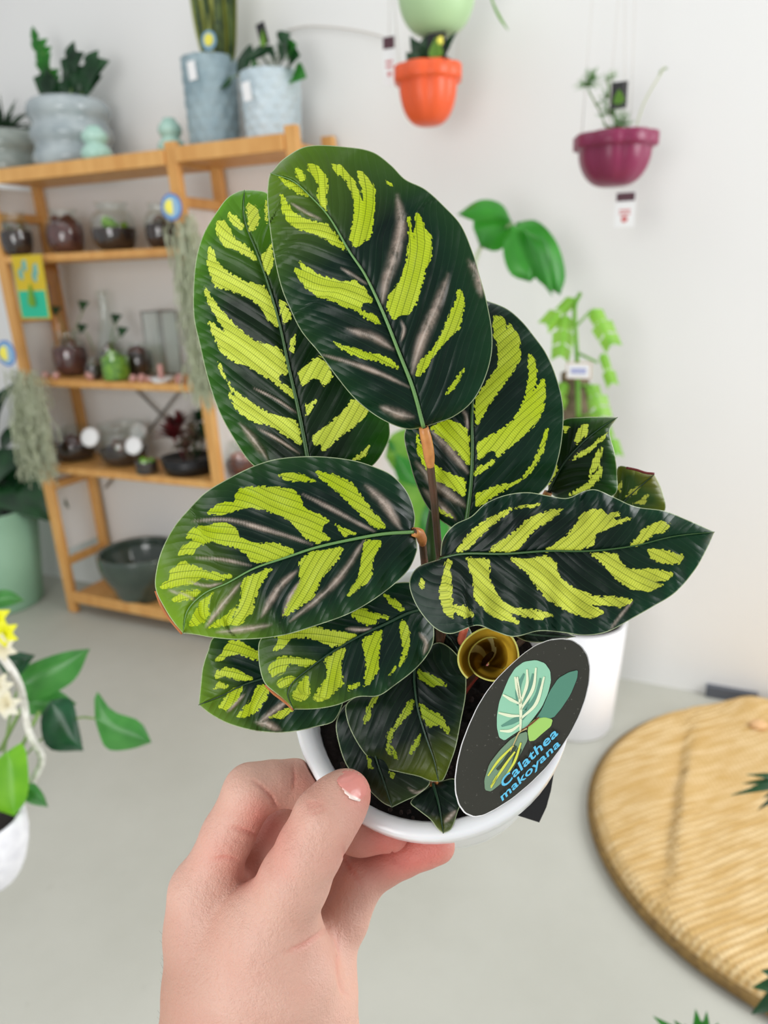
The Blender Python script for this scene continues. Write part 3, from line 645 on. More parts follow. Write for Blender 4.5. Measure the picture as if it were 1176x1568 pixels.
mp0 = g + np.array([0, 0, .36]); mz = 2.3
o = mesh('moss_pole', *tube([mp0, P(888, 800, mz), P(880, 570, mz)], [.045, .045, .042], 18, 30), BARK, MP)
MG = mat('monstera_leaf', (136, 186, 70), .4, (96, 156, 44), 12, transl=.35)
mesh('stem', *tube([P(886, 640, mz - .06), P(884, 560, mz - .06), P(882, 520, mz - .05), P(880, 470, mz - .05), P(888, 450, mz)], .007, 8, 20), LTLEAF, MP)
def split_leaf(base, tip, w, n=5, root=MP, m_=MG):
    a = np.array(base, float); e = np.array(tip, float); ax = e - a; l = np.hypot(*ax); u = ax / l; v = np.array([-u[1], u[0]]); b = MB()
    for s in (-1, 1):
        for k in range(n):
            s0 = (k + .0) / n; s1 = (k + .80) / n; ww = 1.15 * w * math.sin(PI * min(.95, .25 + .62 * s0)); q0, q1 = a + ax * s0, a + ax * s1
            o0 = a + ax * (s0 + .12) + v * s * ww * .92; o1 = a + ax * (s1 + .16) + v * s * ww * .8
            pts = [q0, o0, o1, q1]; zz = [0, .02, .02, 0]
            b.add([P(*q, mz - .05 + dz_) for q, dz_ in zip(pts, zz)], [[0, 1, 2, 3]])
        k0 = a + v * s * w * .1; b.add([P(*a, mz - .05), P(*(a + v * s * w * .22 + ax * .1), mz - .05), P(*(a + v * s * w * .22 + ax * .85), mz - .05), P(*e, mz - .05)], [[0, 1, 2, 3]])
    b.build('split_leaf', m_, root)
split_leaf((880, 456), (834, 500), 13, 2); split_leaf((868, 482), (858, 548), 17, 3); split_leaf((908, 472), (938, 530), 17, 3); split_leaf((922, 540), (938, 590), 10, 2)
split_leaf((902, 588), (922, 640), 19, 3); split_leaf((866, 585), (852, 622), 14, 2); split_leaf((922, 640), (944, 700), 12, 2)
for a, e in (((880, 480), (878, 470)), ((882, 500), (905, 475)), ((884, 540), (915, 555)), ((884, 590), (905, 590)), ((884, 640), (915, 630))): mesh('petiole', *tube([P(*a, mz - .05), P(*e, mz - .05)], .004, 6), LTLEAF, MP)
q = P(886, 568, mz - .1); k = mesh('name_tag', *obox(q, .033, .0015, .021), PAPER, MP, False); mesh('name_tag_frame', *obox(q + wn * -.002, .036, .0015, .024), mat('tan_card', (190, 160, 120)), k, False); mesh('printing', *obox(q + wn * .002, .022, .0006, .008), mat('violet_print', (170, 176, 214)), k, False)

# ------------------------------------------------------------------ round jute cushion
cz = .0; cc = floor_at(908, 1262); ce = floor_at(1130, 1066); 
c0 = np.array([1.215, 1.655, 0.])
JR = .655; V = []; F = []; nr, nt_ = 60, 120
fold0, fold1 = floor_at(1062, 1080, .05), floor_at(1015, 1420, .05)
def jh(x, y, r):
    h = .052; p_ = np.array([x, y]); a = fold0[:2]; d_ = fold1[:2] - a; k = np.clip((p_ - a) @ d_ / (d_ @ d_), 0, 1); nn = np.array([-d_[1], d_[0]]) / np.linalg.norm(d_); dd = (p_ - a - d_ * k)
    sd = dd @ nn; ds = np.linalg.norm(dd); h += .010 * math.exp(-(ds / .05) ** 2) * (1 if sd > 0 else -1) * math.sin(PI * (.1 + .8 * k))
    h += .006 * math.sin(x * 9 + y * 4) * math.cos(y * 7); q = floor_at(1150, 1080, .05)[:2]; h += .035 * math.exp(-((p_ - q) @ (p_ - q)) / .09 ** 2)
    return h
for i in range(nr + 1):
    for j in range(nt_):
        a = 2 * PI * j / nt_; r = JR * i / nr; x, y = c0[0] + r * math.cos(a), c0[1] + r * math.sin(a) * .98; edge = max(0, (i / nr - .955) / .045)
        V.append((x, y, max(.012, jh(x, y, r) * math.sqrt(max(0, 1 - edge ** 2 * .6)))))
for i in range(1, 5):
    for j in range(nt_):
        a = 2 * PI * j / nt_; r = JR * (1 + .006 - .012 * i / 4 * i / 4); V.append((c0[0] + r * math.cos(a), c0[1] + r * math.sin(a) * .98, .034 * (1 - i / 4)))
T = nr + 5
for i in range(T - 1):
    for j in range(nt_): F.append([i * nt_ + j, (i + 1) * nt_ + j, (i + 1) * nt_ + (j + 1) % nt_, i * nt_ + (j + 1) % nt_])
JC = thing('jute_cushion', 'large round woven jute floor cushion at the right', 'cushion', c0)
mesh('woven_cover', V, F, JUTE, JC)
q = floor_at(1162, 1110, .06); mesh('toggle', *ball(q, .03, 14, (1, .8, .45)), mat('tan_leather', (222, 178, 128), .6), JC)
b = MB(); rr = [c0 + np.array([math.cos(a) * (JR + .004), math.sin(a) * (JR * .98 + .004), .018]) for a in np.linspace(0, 2 * PI, 90)]
b.add(*tube(rr, .014, 8)); b.build('edge_piping', mat('brown_jute_edge', (140, 112, 62), .9, (110, 86, 48), 60, .6), JC)

# foreground leaf tips at the right and bottom edges
def spray(name, root_px, tips, z, m_, label, w):
    a = P(*root_px, z); t = thing(name, label, 'plant', a)
    for k, (x, y) in enumerate(tips): mesh('leaf', *leaf3(a, P(x, y, z - .02 + .01 * (k % 3)), w, camdir((0, -.5, -1)), .12, 10), m_, t)
spray('palm_frond', (1215, 1195), ((1118, 1218), (1142, 1186), (1160, 1240), (1150, 1205), (1136, 1200), (1168, 1222)), .9, DKLEAF, 'spiky dark green palm leaf tips at the right edge over the jute cushion', .011)
spray('leafy_plant', (1215, 1500), ((1152, 1512), (1150, 1553), (1175, 1420), (1165, 1486)), .8, DKLEAF, 'dark green leaves cut off at the lower right corner', .026)
spray('succulent_plant', (1065, 1610), ((1000, 1556), (1032, 1562), (1065, 1545), (1082, 1548), (1100, 1566), (1048, 1568), (1075, 1562)), .8, MIDLEAF, 'tips of a green plant rising at the bottom edge', .02)

# ------------------------------------------------------------------ the held plant
def leafmat(name, dark, mid, lime, tipc, gl=.34):
    m, nt, b, out = newmat(name)
    pat, q, r, st, ed, tp, sp = (attr(nt, k) for k in ('pat', 'q', 'r', 'painted_sheen', 'edge', 'tipness', 'across'))
    ridx = mth(nt, 'FLOOR', mth(nt, 'DIVIDE', r, 3.4))
    wn_ = nt.nodes.new('ShaderNodeTexWhiteNoise'); wn_.noise_dimensions = '2D'
    cx = nt.nodes.new('ShaderNodeCombineXYZ'); nt.links.new(ridx, cx.inputs[0]); nt.links.new(mth(nt, 'FLOOR', mth(nt, 'DIVIDE', q, 9.)), cx.inputs[1]); nt.links.new(cx.outputs[0], wn_.inputs['Vector'])
    pj = mth(nt, 'ADD', pat, mth(nt, 'MULTIPLY_ADD', wn_.outputs['Value'], 3.4, -.8))
    f = mapr(nt, pj, -.5, .6)
    comb = mth(nt, 'SINE', mth(nt, 'MULTIPLY', r, 2 * PI / 3.4))
    vein = mth(nt, 'ABSOLUTE', mth(nt, 'SINE', mth(nt, 'MULTIPLY', q, PI / 9.5)))
    nA = noise(nt, 40, 4); n2 = noise(nt, 300, 3)
    lc = mixc(nt, mapr(nt, nA, .35, .7, 0, .7), lin(lime), lin((222, 232, 96)))
    lc = mixc(nt, mapr(nt, comb, .0, 1, 0, .42), lc, lin((110, 140, 24)))
    lc = mixc(nt, mapr(nt, vein, .0, .24, 1, 0), lc, lin((38, 74, 20)))
    dk = mixc(nt, mapr(nt, nA, .3, .7), lin(dark), lin((dark[0] + 6, dark[1] + 14, dark[2] + 6)))
    dk = mixc(nt, mapr(nt, sp, .55, 1.0, 0, .8), dk, lin(mid))
    dk = mixc(nt, mapr(nt, vein, .0, .1, .22, 0), dk, lin((70, 110, 70)))
    dk = mixc(nt, tp, dk, lin(tipc))
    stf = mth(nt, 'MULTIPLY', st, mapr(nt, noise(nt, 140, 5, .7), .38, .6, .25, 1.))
    dk = mixc(nt, stf, dk, mixc(nt, n2, lin((136, 112, 98)), lin((206, 190, 176))))  # brown-grey sheen of reflected light painted into the leaf colour
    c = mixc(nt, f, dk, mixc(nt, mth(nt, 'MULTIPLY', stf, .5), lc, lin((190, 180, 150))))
    c = mixc(nt, mth(nt, 'MULTIPLY', attr(nt, 'painted_glare'), .55), c, lin((196, 184, 172)))  # thin pale glare line painted along the middle of each sheen band
    c = mixc(nt, mapr(nt, ed, .6, 1.6, .75, 0), c, lin((176, 190, 150)))
    nt.links.new(c, b.inputs['Base Color'])
    nt.links.new(mapr(nt, n2, .3, .7, gl - .05, gl + .08), b.inputs['Roughness']); b.inputs['Specular IOR Level'].default_value = .22
    h = mth(nt, 'ADD', mth(nt, 'MULTIPLY', vein, .6), mth(nt, 'ADD', mth(nt, 'MULTIPLY', mth(nt, 'MULTIPLY', comb, f), .14), mth(nt, 'MULTIPLY', n2, .5)))
    bump(nt, b, h, .35, .0006)
    t = nt.nodes.new('ShaderNodeBsdfTranslucent'); nt.links.new(mixc(nt, mth(nt, 'MULTIPLY', f, .6), c, lin(lime)), t.inputs[0])
    mx = nt.nodes.new('ShaderNodeMixShader'); nt.links.new(mapr(nt, f, 0, 1, .04, .42), mx.inputs[0])
    nt.links.new(b.outputs[0], mx.inputs[1]); nt.links.new(t.outputs[0], mx.inputs[2]); nt.links.new(mx.outputs[0], out.inputs[0])
    return m
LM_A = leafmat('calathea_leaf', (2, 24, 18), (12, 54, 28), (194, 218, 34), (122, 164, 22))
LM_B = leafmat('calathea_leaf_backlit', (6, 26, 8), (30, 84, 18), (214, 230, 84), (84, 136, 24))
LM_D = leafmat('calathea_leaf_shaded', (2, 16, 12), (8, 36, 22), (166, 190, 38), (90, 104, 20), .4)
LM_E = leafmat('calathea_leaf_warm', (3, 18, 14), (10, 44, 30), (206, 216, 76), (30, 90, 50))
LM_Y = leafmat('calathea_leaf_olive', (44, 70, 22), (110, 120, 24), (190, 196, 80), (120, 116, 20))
RIB = mat('pale_green_midrib', (104, 146, 82), .4); RIBD = mat('dark_green_midrib', (52, 88, 40), .4); RIBK = mat('faint_green_midrib', (24, 56, 34), .4)

def polydist(px, py, poly):
    p = np.array(poly, float); d = np.full(px.shape, 1e9); ins = np.zeros(px.shape, bool)
    for i in range(len(p)):
        a, b = p[i - 1], p[i]; e = b - a; l2 = max(1e-9, e @ e)
        t = np.clip(((px - a[0]) * e[0] + (py - a[1]) * e[1]) / l2, 0, 1)
        d = np.minimum(d, np.hypot(px - a[0] - t * e[0], py - a[1] - t * e[1]))
        c_ = (a[1] > py) != (b[1] > py)
        with np.errstate(all='ignore'): xi = (b[0] - a[0]) * (py - a[1]) / (b[1] - a[1] if b[1] != a[1] else 1e-9) + a[0]
        ins ^= c_ & (px < xi)
    return np.where(ins, d, -d)
def linedist(px, py, line):
    p = np.array(line, float); d = np.full(px.shape, 1e9); ar = np.zeros(px.shape); acc = 0
    for i in range(1, len(p)):
        a, b = p[i - 1], p[i]; e = b - a; l = math.hypot(*e) or 1e-9
        t = np.clip(((px - a[0]) * e[0] + (py - a[1]) * e[1]) / l / l, 0, 1); dd = np.hypot(px - a[0] - t * e[0], py - a[1] - t * e[1])
        m_ = dd < d; d = np.where(m_, dd, d); ar = np.where(m_, acc + t * l, ar); acc += l
    return d, ar, acc
# flower pot frame
PC = P(657, 1056, .300); PA = camdir((-.15, -.53, -.83))
POT = thing('potted_calathea', 'lime and dark green feathered calathea in a white pot held up by the hand', 'potted plant', PC - PA * .09)
pu = nz(cr - (cr @ PA) * PA)
POTW = mat('white_pot_plastic', (234, 236, 238), .25, coat=.3, sss=.05)
R = .0555
mesh('pot', *lathe(PC, smooth_prof([(0, -.096), (R * .80, -.096), (R * .82, -.092), (R * .91, -.022), (R * .93, -.014)], 3) + [(R * .985, -.0135), (R, -.011), (R * 1.005, -.002), (R * .995, 0), (R * .965, .0006), (R * .90, -.0004), (R * .88, -.003), (R * .865, -.02), (R * .7, -.08)], 72, PA, a=pu), POTW, POT)
def pot_pt(u, v, h): return PC + pu * u + np.cross(PA, pu) * v + PA * h
V, F = [], []
for i in range(26):
    for j in range(64):
        a = 2 * PI * j / 64; r = R * .885 * i / 25; V.append(pot_pt(r * math.cos(a), r * math.sin(a), -.013 + rng.normal(0, .0010) - .002 * i / 25))
for i in range(25):
    for j in range(64): F.append([i * 64 + j, (i + 1) * 64 + j, (i + 1) * 64 + (j + 1) % 64, i * 64 + (j + 1) % 64])
so = mesh('soil', V, F, SOIL, POT)
b = MB()
for k in range(150):
    a = random.random() * 6.3; r = R * .84 * math.sqrt(random.random()); q = pot_pt(r * math.cos(a), r * math.sin(a), -.0125)
    if k % 3: b.add(*ball(q, random.uniform(.0006, .0016), 6, noise=.6))
    else: dv = nz(rng.normal(size=3)); b.add(*tube([q, q + dv * .003, q + dv * .006 + PA * .001], .0003, 4))
b.build('bark_bits', mat('bark_bits', (70, 50, 40), .9, (36, 24, 20), 400), so)

def cala(off, sc, mid, left, right, zz, patches, sheen_lines=(), m_=None, rib=RIB, tip=.0, res=2.6, cup=.004, vk=1.15, ribw=2.4, tilt=0, wave=.0009, twist=0, name_label=None):
    cv = lambda pts: [(off[0] + x / sc, off[1] + y / sc) for x, y in pts]
    mid, left, right = cv(mid), cv(left), cv(right); zb_, zm_, zt_ = zz
    zf = lambda s, t: (1 - s) ** 2 * zb_ + 2 * s * (1 - s) * (2 * zm_ - .5 * (zb_ + zt_)) + s * s * zt_ + cup * np.abs(t) ** 1.6 + tilt * t - .0012 * np.exp(-(t / .12) ** 2) * 0
    outline = left + right[::-1]
    def extra(Mm, ss, tt, Q, z):
        px, py = Q[..., 0], Q[..., 1]
        d, ar, tot = linedist(px, py, Mm); ln = math.hypot(1, vk); q = (ar - vk * d) / ln; r = (vk * ar + d) / ln
        pat = np.full(px.shape, -40.)
        for pp in patches: pat = np.maximum(pat, polydist(px, py, spline_closed(cv(pp))))
        st = np.zeros(px.shape); cst = np.zeros(px.shape)
        for w, line in sheen_lines:
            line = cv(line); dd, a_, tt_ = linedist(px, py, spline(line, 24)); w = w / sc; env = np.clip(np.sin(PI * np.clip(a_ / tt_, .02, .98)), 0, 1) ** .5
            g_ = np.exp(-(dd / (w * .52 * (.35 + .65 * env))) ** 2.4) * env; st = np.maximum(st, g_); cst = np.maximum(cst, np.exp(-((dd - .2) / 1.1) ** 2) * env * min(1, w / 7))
        z = z - .0009 * st + wave * np.sin(2 * PI * ar / 46 + 1.3) * np.abs(tt) ** 2 + .00035 * np.sin(q * 2 * PI / 27) * np.clip(np.abs(tt) * 4, 0, 1) * (1 - np.abs(tt) ** 3)
        z = z + .0006 * np.exp(-(tt / .06) ** 2)
        ed = np.minimum(np.abs(polydist(px, py, [tuple(x) for x in np.vstack([Q[:, 0], Q[::-1, -1]])])), 30); ed = np.where(np.abs(tt) > .999, 0, ed)
        tn = tip * np.clip((ss - .62) / .38, 0, 1) + (.5 if m_ is LM_B else .12) * tip * np.clip((np.abs(tt) - .75) / .25, 0, 1) * np.clip(ss * 1.6 - .2, 0, 1)
        f = lambda x: x.ravel()
        return z, dict(pat=f(pat), q=f(q), r=f(r + 300 * (tt < 0)), painted_sheen=f(st), painted_glare=f(cst), edge=f(ed), tipness=f(np.clip(tn, 0, 1)), across=f(np.abs(tt)))
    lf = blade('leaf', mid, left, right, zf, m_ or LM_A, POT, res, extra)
    M = spline(mid, 60); s = np.linspace(0, 1, 60); z = zf(s, 0 * s) - .0001
    V, F = tube(P(M[:, 0], M[:, 1], z), np.linspace(ribw, .5, 60) / FPX * zm_, 8); mesh('midrib', V, F, rib, lf)
    if name_label: lf['label'] = name_label
    return lf, P(*mid[0], zb_)
def spline_closed(p):
    p = np.array(p, float)
    if len(p) < 5: return [tuple(x) for x in p]
    a = p; b = np.roll(p, -1, 0); o = []
    for i in range(len(p)): o += [tuple(.86 * a[i] + .14 * b[i]), tuple(.14 * a[i] + .86 * b[i])]
    return o

A = cala((400, 210), 3.267,
    [(812,1452),(760,1260),(690,1080),(610,880),(520,690),(440,570),(340,400),(250,300),(160,220),(45,180)],
    [(812,1452),(740,1462),(660,1440),(560,1385),(460,1300),(370,1190),(290,1080),(200,970),(140,850),(100,750),(65,600),(40,430),(30,300),(36,210),(45,180)],
    [(812,1452),(880,1430),(960,1400),(1050,1330),(1110,1230),(1150,1100),(1155,980),(1130,830),(1090,680),(1060,580),(1000,440),(920,350),(820,260),(720,210),(650,140),(560,75),(440,50),(230,45),(110,110),(60,165),(45,180)],
    (.258, .243, .250),
    [[(90,195),(150,225),(240,295),(180,280),(120,240)],
     [(95,280),(125,320),(150,365),(200,400),(270,425),(320,430),(360,470),(430,565),(380,550),(330,510),(260,480),(170,455),(130,410),(105,360)],
     [(185,620),(230,650),(300,695),(400,725),(475,720),(520,760),(558,825),(500,825),(500,868),(560,888),(612,945),(540,920),(490,875),(420,845),(350,815),(290,800),(230,760),(180,690),(155,650),(215,672)],
     [(345,1010),(400,1045),(470,1060),(560,1088),(590,1090),(650,1110),(692,1160),(640,1145),(590,1120),(520,1110),(450,1085),(400,1060)],
     [(235,130),(290,150),(325,190),(330,240),(322,300),(330,375),(300,345),(280,300),(290,240),(260,190),(230,160)],
     [(170,150),(210,180),(220,215),(195,215),(175,190)],
     [(350,130),(400,145),(450,200),(490,270),(510,330),(505,255),(480,170),(530,190),(570,260),(560,380),(548,500),(510,520),(470,558),(440,500),(460,440),(470,370),(465,300),(430,220),(380,180)],
     [(735,380),(750,440),(765,530),(775,380),(800,400),(820,470),(850,500),(855,590),(825,650),(800,750),(775,830),(740,890),(700,890),(660,912),(630,860),(640,790),(690,730),(730,620),(740,500)],
     [(990,750),(1015,790),(1010,880),(990,960),(950,990),(900,1050),(850,1110),(800,1190),(775,1190),(790,1130),(840,1085),(890,1010),(930,920),(970,830)],
     [(1020,1150),(1000,1200),(960,1260),(920,1290),(960,1230),(990,1190)], [(628,220),(650,235),(655,250),(635,240)]],
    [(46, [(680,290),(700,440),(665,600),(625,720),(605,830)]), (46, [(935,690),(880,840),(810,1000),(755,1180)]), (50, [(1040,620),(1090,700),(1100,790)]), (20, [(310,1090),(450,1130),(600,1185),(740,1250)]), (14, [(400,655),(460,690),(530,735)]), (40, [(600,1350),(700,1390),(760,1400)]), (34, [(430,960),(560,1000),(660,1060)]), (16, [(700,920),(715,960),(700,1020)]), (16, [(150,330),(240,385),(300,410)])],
    tip=.45, ribw=3.4)
B = cala((280, 210), 3.075,
    [(600,1600),(585,1500),(545,1290),(500,1090),(455,880),(400,690),(345,535),(300,425),(285,340),(290,248)],
    [(600,1600),(420,1590),(325,1540),(240,1420),(170,1290),(115,1130),(80,980),(52,850),(50,700),(65,560),(100,450),(160,350),(210,285),(260,256),(290,248)],
    [(600,1600),(760,1600),(890,1550),(960,1450),(975,1380),(940,1200),(850,1000),(700,800),(560,600),(500,430),(450,330),(395,262),(340,250),(290,248)],
    (.274, .272, .268),
    [[(215,350),(250,375),(285,415),(275,440),(240,415),(215,385)], [(310,305),(350,335),(360,390),(335,440),(310,440),(310,380),(300,340)],
     [(160,395),(190,390),(230,440),(240,480),(290,505),(330,545),(352,583),(300,560),(250,530),(195,515),(170,470),(155,430)],
     [(130,510),(150,560),(170,600),(230,650),(300,685),(380,697),(410,760),(440,840),(450,895),(410,870),(370,800),(320,760),(260,735),(200,712),(150,705),(130,640),(115,580)],
     [(105,700),(150,780),(250,890),(330,960),(460,995),(500,1118),(450,1115),(445,1150),(520,1190),(525,1235),(430,1150),(330,1090),(230,1050),(180,1010),(130,900),(120,860),(210,930),(150,840),(110,750)],
     [(165,1050),(190,1110),(240,1190),(320,1250),(420,1310),(530,1335),(550,1390),(560,1455),(500,1415),(420,1360),(330,1340),(260,1290),(210,1200),(270,1240),(230,1190),(180,1110)],
     [(370,560),(400,530),(415,500),(425,580),(405,655),(380,620)], [(455,760),(480,780),(512,850),(475,880),(462,830)], [(530,930),(520,1010),(505,1000),(510,950)],
     [(545,1100),(600,1060),(640,1030),(710,1115),(670,1175),(640,1130),(600,1140),(555,1170)], [(580,1260),(625,1240),(600,1290),(580,1310)],
     [(610,1410),(680,1360),(760,1290),(800,1230),(875,1290),(820,1350),(740,1410),(660,1478),(650,1440),(615,1455)], [(800,1520),(850,1480),(880,1450),(850,1510)], [(390,300),(400,350),(395,400),(385,350)]],
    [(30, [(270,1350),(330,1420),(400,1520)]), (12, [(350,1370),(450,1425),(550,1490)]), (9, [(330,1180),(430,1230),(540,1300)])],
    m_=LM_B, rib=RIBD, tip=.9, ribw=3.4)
C_ = cala((600, 450), 2.673,
    [(295,985),(312,880),(325,760),(330,620),(328,500),(335,380),(350,240),(365,120),(385,25)],
    [(295,985),(210,935),(150,880),(100,780),(70,680),(50,590),(60,540),(100,440),(180,250),(280,80),(385,25)],
    [(295,985),(430,930),(560,850),(640,780),(680,680),(700,560),(700,450),(670,330),(630,240),(580,170),(530,110),(470,60),(385,25)],
    (.276, .270, .274),
    [[(420,85),(455,100),(470,150),(480,120),(520,180),(525,260),(500,310),(450,380),(400,450),(345,545),(342,480),(340,430),(370,390),(440,290),(430,200),(415,150)],
     [(560,240),(590,280),(592,350),(570,420),(625,340),(628,400),(620,470),(590,530),(500,610),(430,672),(423,645),(400,640),(355,680),(345,610),(420,575),(500,520),(550,420),(560,340)],
     [(340,745),(345,712),(400,690),(430,672),(400,705)],
     [(640,530),(625,640),(560,740),(480,790),(400,840),(340,878),(342,820),(420,790),(520,770),(575,700),(610,620)],
     [(155,545),(235,515),(310,550),(318,640),(315,705),(260,640),(200,580)], [(100,560),(120,620),(150,680),(220,730),(300,760),(300,835),(240,790),(170,760),(130,700),(105,640)], [(180,870),(230,900),(250,915),(200,895)]],
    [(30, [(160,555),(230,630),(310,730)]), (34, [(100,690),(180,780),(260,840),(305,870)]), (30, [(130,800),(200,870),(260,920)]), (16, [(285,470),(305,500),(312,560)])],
    ribw=3.6, rib=RIBD)
D_ = cala((220, 680), 2.673,
    [(1105,360),(980,368),(830,395),(700,425),(580,465),(450,510),(340,570),(250,610),(180,680),(160,775)],
    [(1105,360),(1110,290),(1080,200),(1020,130),(950,95),(850,65),(700,50),(550,60),(450,90),(330,150),(250,200),(190,260),(130,330),(80,420),(55,500),(48,590),(90,680),(130,740),(160,775)],
    [(1105,360),(1118,400),(1118,440),(1080,520),(980,610),(850,690),(700,745),(560,785),(400,800),(280,792),(210,780),(160,775)],
    (.262, .249, .252),
    [[(550,120),(620,118),(710,150),(640,150),(580,150)], [(690,110),(780,125),(860,165),(900,230),(950,290),(990,340),(950,345),(880,280),(800,200)],
     [(370,210),(400,180),(500,175),(600,180),(650,225),(650,260),(760,310),(730,330),(725,360),(770,390),(700,405),(665,385),(600,310),(500,270),(420,255),(330,290),(250,285),(310,240),(380,240)],
     [(785,330),(870,370),(820,375)],
     [(210,340),(330,320),(380,345),(390,380),(450,410),(540,405),(620,440),(540,475),(440,485),(430,455),(370,420),(280,395),(210,420),(200,450),(135,455),(165,410),(250,380),(165,390)],
     [(110,520),(160,475),(200,500),(270,525),(370,540),(300,560),(240,545),(200,570),(130,585),(60,590),(110,550)], [(110,640),(160,600),(240,600),(200,630),(150,645)],
     [(640,470),(700,440),(820,420),(790,480),(730,540),(690,630),(600,690),(565,710),(640,560)], [(905,395),(980,390),(940,460),(930,550),(830,630),(880,540),(900,450)],
     [(400,555),(530,500),(480,570),(450,640),(450,680),(390,740),(360,735),(400,640)], [(290,600),(260,660),(270,700),(230,740),(185,740),(230,650)], [(270,750),(340,700),(380,660),(350,740)]],
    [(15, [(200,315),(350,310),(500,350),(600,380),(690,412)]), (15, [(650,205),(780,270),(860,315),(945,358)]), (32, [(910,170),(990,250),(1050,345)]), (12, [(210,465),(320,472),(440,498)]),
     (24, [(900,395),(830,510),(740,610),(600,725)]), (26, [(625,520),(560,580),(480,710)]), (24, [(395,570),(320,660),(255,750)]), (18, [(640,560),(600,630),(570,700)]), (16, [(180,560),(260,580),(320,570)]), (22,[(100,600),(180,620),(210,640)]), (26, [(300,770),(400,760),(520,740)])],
    tip=.85, ribw=3.0)
E_ = cala((600, 730), 2.306,
    [(170,290),(250,272),(400,272),(550,262),(700,262),(850,245),(1000,210),(1140,195)],
    [(170,290),(180,220),(220,170),(280,140),(330,95),(400,65),(480,55),(560,68),(620,75),(680,50),(720,45),(780,70),(860,105),(960,120),(1050,155),(1140,195)],
    [(170,290),(90,320),(62,370),(75,430),(110,490),(160,540),(210,555),(300,525),(360,545),(430,565),(520,545),(600,550),(680,560),(760,548),(850,500),(920,460),(1000,410),(1070,330),(1110,260),(1140,195)],
    (.262, .247, .246),
    [[(230,262),(280,190),(340,150),(430,105),(400,135),(330,190),(280,245),(250,262)], [(430,110),(520,96),(500,108)], [(340,262),(440,190),(480,150),(560,120),(615,110),(560,150),(490,195),(450,255),(400,265)],
     [(535,262),(620,210),(660,150),(690,120),(750,115),(750,135),(815,125),(760,160),(865,140),(780,175),(720,200),(715,240),(650,258),(600,260)], [(840,245),(890,185),(950,155),(985,170),(970,190),(920,205),(880,240)],
     [(900,255),(940,255),(1040,280),(1010,308),(940,300),(910,280)],
     [(695,268),(750,270),(800,275),(810,310),(850,330),(920,325),(990,340),(985,360),(920,370),(960,385),(900,405),(830,390),(780,350),(740,300)],
     [(415,288),(480,290),(550,280),(585,310),(580,340),(640,395),(720,425),(800,425),(850,435),(820,460),(760,455),(700,450),(755,480),(700,500),(630,480),(560,440),(520,400),(480,340)],
     [(262,285),(340,290),(345,320),(340,360),(380,430),(430,465),(500,470),(575,490),(520,505),(440,485),(400,475),(455,520),(400,510),(340,480),(290,430),(290,370),(270,310)],
     [(195,290),(210,300),(205,330),(210,400),(220,500),(195,495),(170,430),(170,390),(185,330)], [(220,455),(260,455),(290,490),(250,498),(220,475)], [(105,355),(115,370),(108,400),(98,390)]],
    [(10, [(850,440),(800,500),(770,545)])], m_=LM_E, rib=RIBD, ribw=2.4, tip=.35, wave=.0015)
F_ = cala((290, 900), 2.868,
    [(1060,85),(960,112),(860,160),(760,205),(680,250),(600,300),(520,360),(450,420),(432,470),(458,535)],
    [(1060,85),(1020,-10),(900,-20),(700,60),(500,130),(370,180),(310,230),(303,300),(315,380),(335,425),(400,480),(458,535)],
    [(1060,85),(1075,200),(1060,270),(1000,350),(900,430),(830,475),(740,480),(650,515),(560,532),(458,535)],
    (.278, .265, .264),
    [[(710,115),(770,90),(830,150),(790,168),(740,145)], [(780,105),(880,130),(870,137),(800,125)], [(850,25),(900,50),(945,95),(920,100),(870,60)], [(360,280),(400,220),(370,215),(450,185),(540,170),(620,190),(740,205),(690,235),(630,262),(590,240),(520,215),(440,220),(410,260)],
     [(345,350),(400,300),(480,310),(560,320),(520,345),(440,330),(420,370),(360,390)], [(385,420),(430,385),(475,400),(450,420),(400,440)], [(450,470),(490,410),(520,380),(525,450),(530,465),(500,495),(470,498)],
     [(590,310),(640,290),(690,255),(665,330),(670,400),(675,420),(600,492),(540,495),(560,460),(600,400),(610,350)], [(760,230),(800,205),(850,185),(830,260),(830,330),(830,360),(790,420),(765,430),(780,350)],
     [(920,150),(950,140),(970,220),(960,280),(920,355),(940,280),(930,200)], [(700,435),(745,420),(735,440),(700,448)], [(870,390),(905,345),(890,375)]],
    [(16, [(690,180),(760,185),(800,180)]), (20, [(1010,200),(1040,240),(1030,290)])], rib=RIBK, tip=.5, ribw=2.8)
G_ = cala((290, 900), 2.868,
    [(620,330),(450,370),(320,400),(230,430),(150,470),(40,515)],
    [(620,330),(500,230),(400,215),(250,212),(110,215),(80,280),(58,350),(50,420),(40,515)],
    [(620,330),(680,450),(640,580),(560,610),(430,635),(300,630),(180,600),(100,560),(40,515)],
    (.286, .279, .277),
    [[(150,260),(180,235),(230,235),(310,290),(300,320),(200,285),(130,320),(115,320),(150,285)], [(120,370),(160,350),(200,360),(285,400),(230,410),(160,385),(110,400)], [(110,440),(130,415),(170,430),(150,445)],
     [(130,520),(180,450),(240,435),(200,510),(160,540)], [(200,570),(270,500),(300,430),(350,430),(340,480),(300,540),(240,570)], [(350,570),(400,540),(460,530),(400,575)]],
    [(30, [(290,590),(340,600),(400,625)]), (16, [(170,545),(210,500),(240,470)]), (24, [(300,600),(360,550),(440,490)])], tip=.6, rib=RIBK)
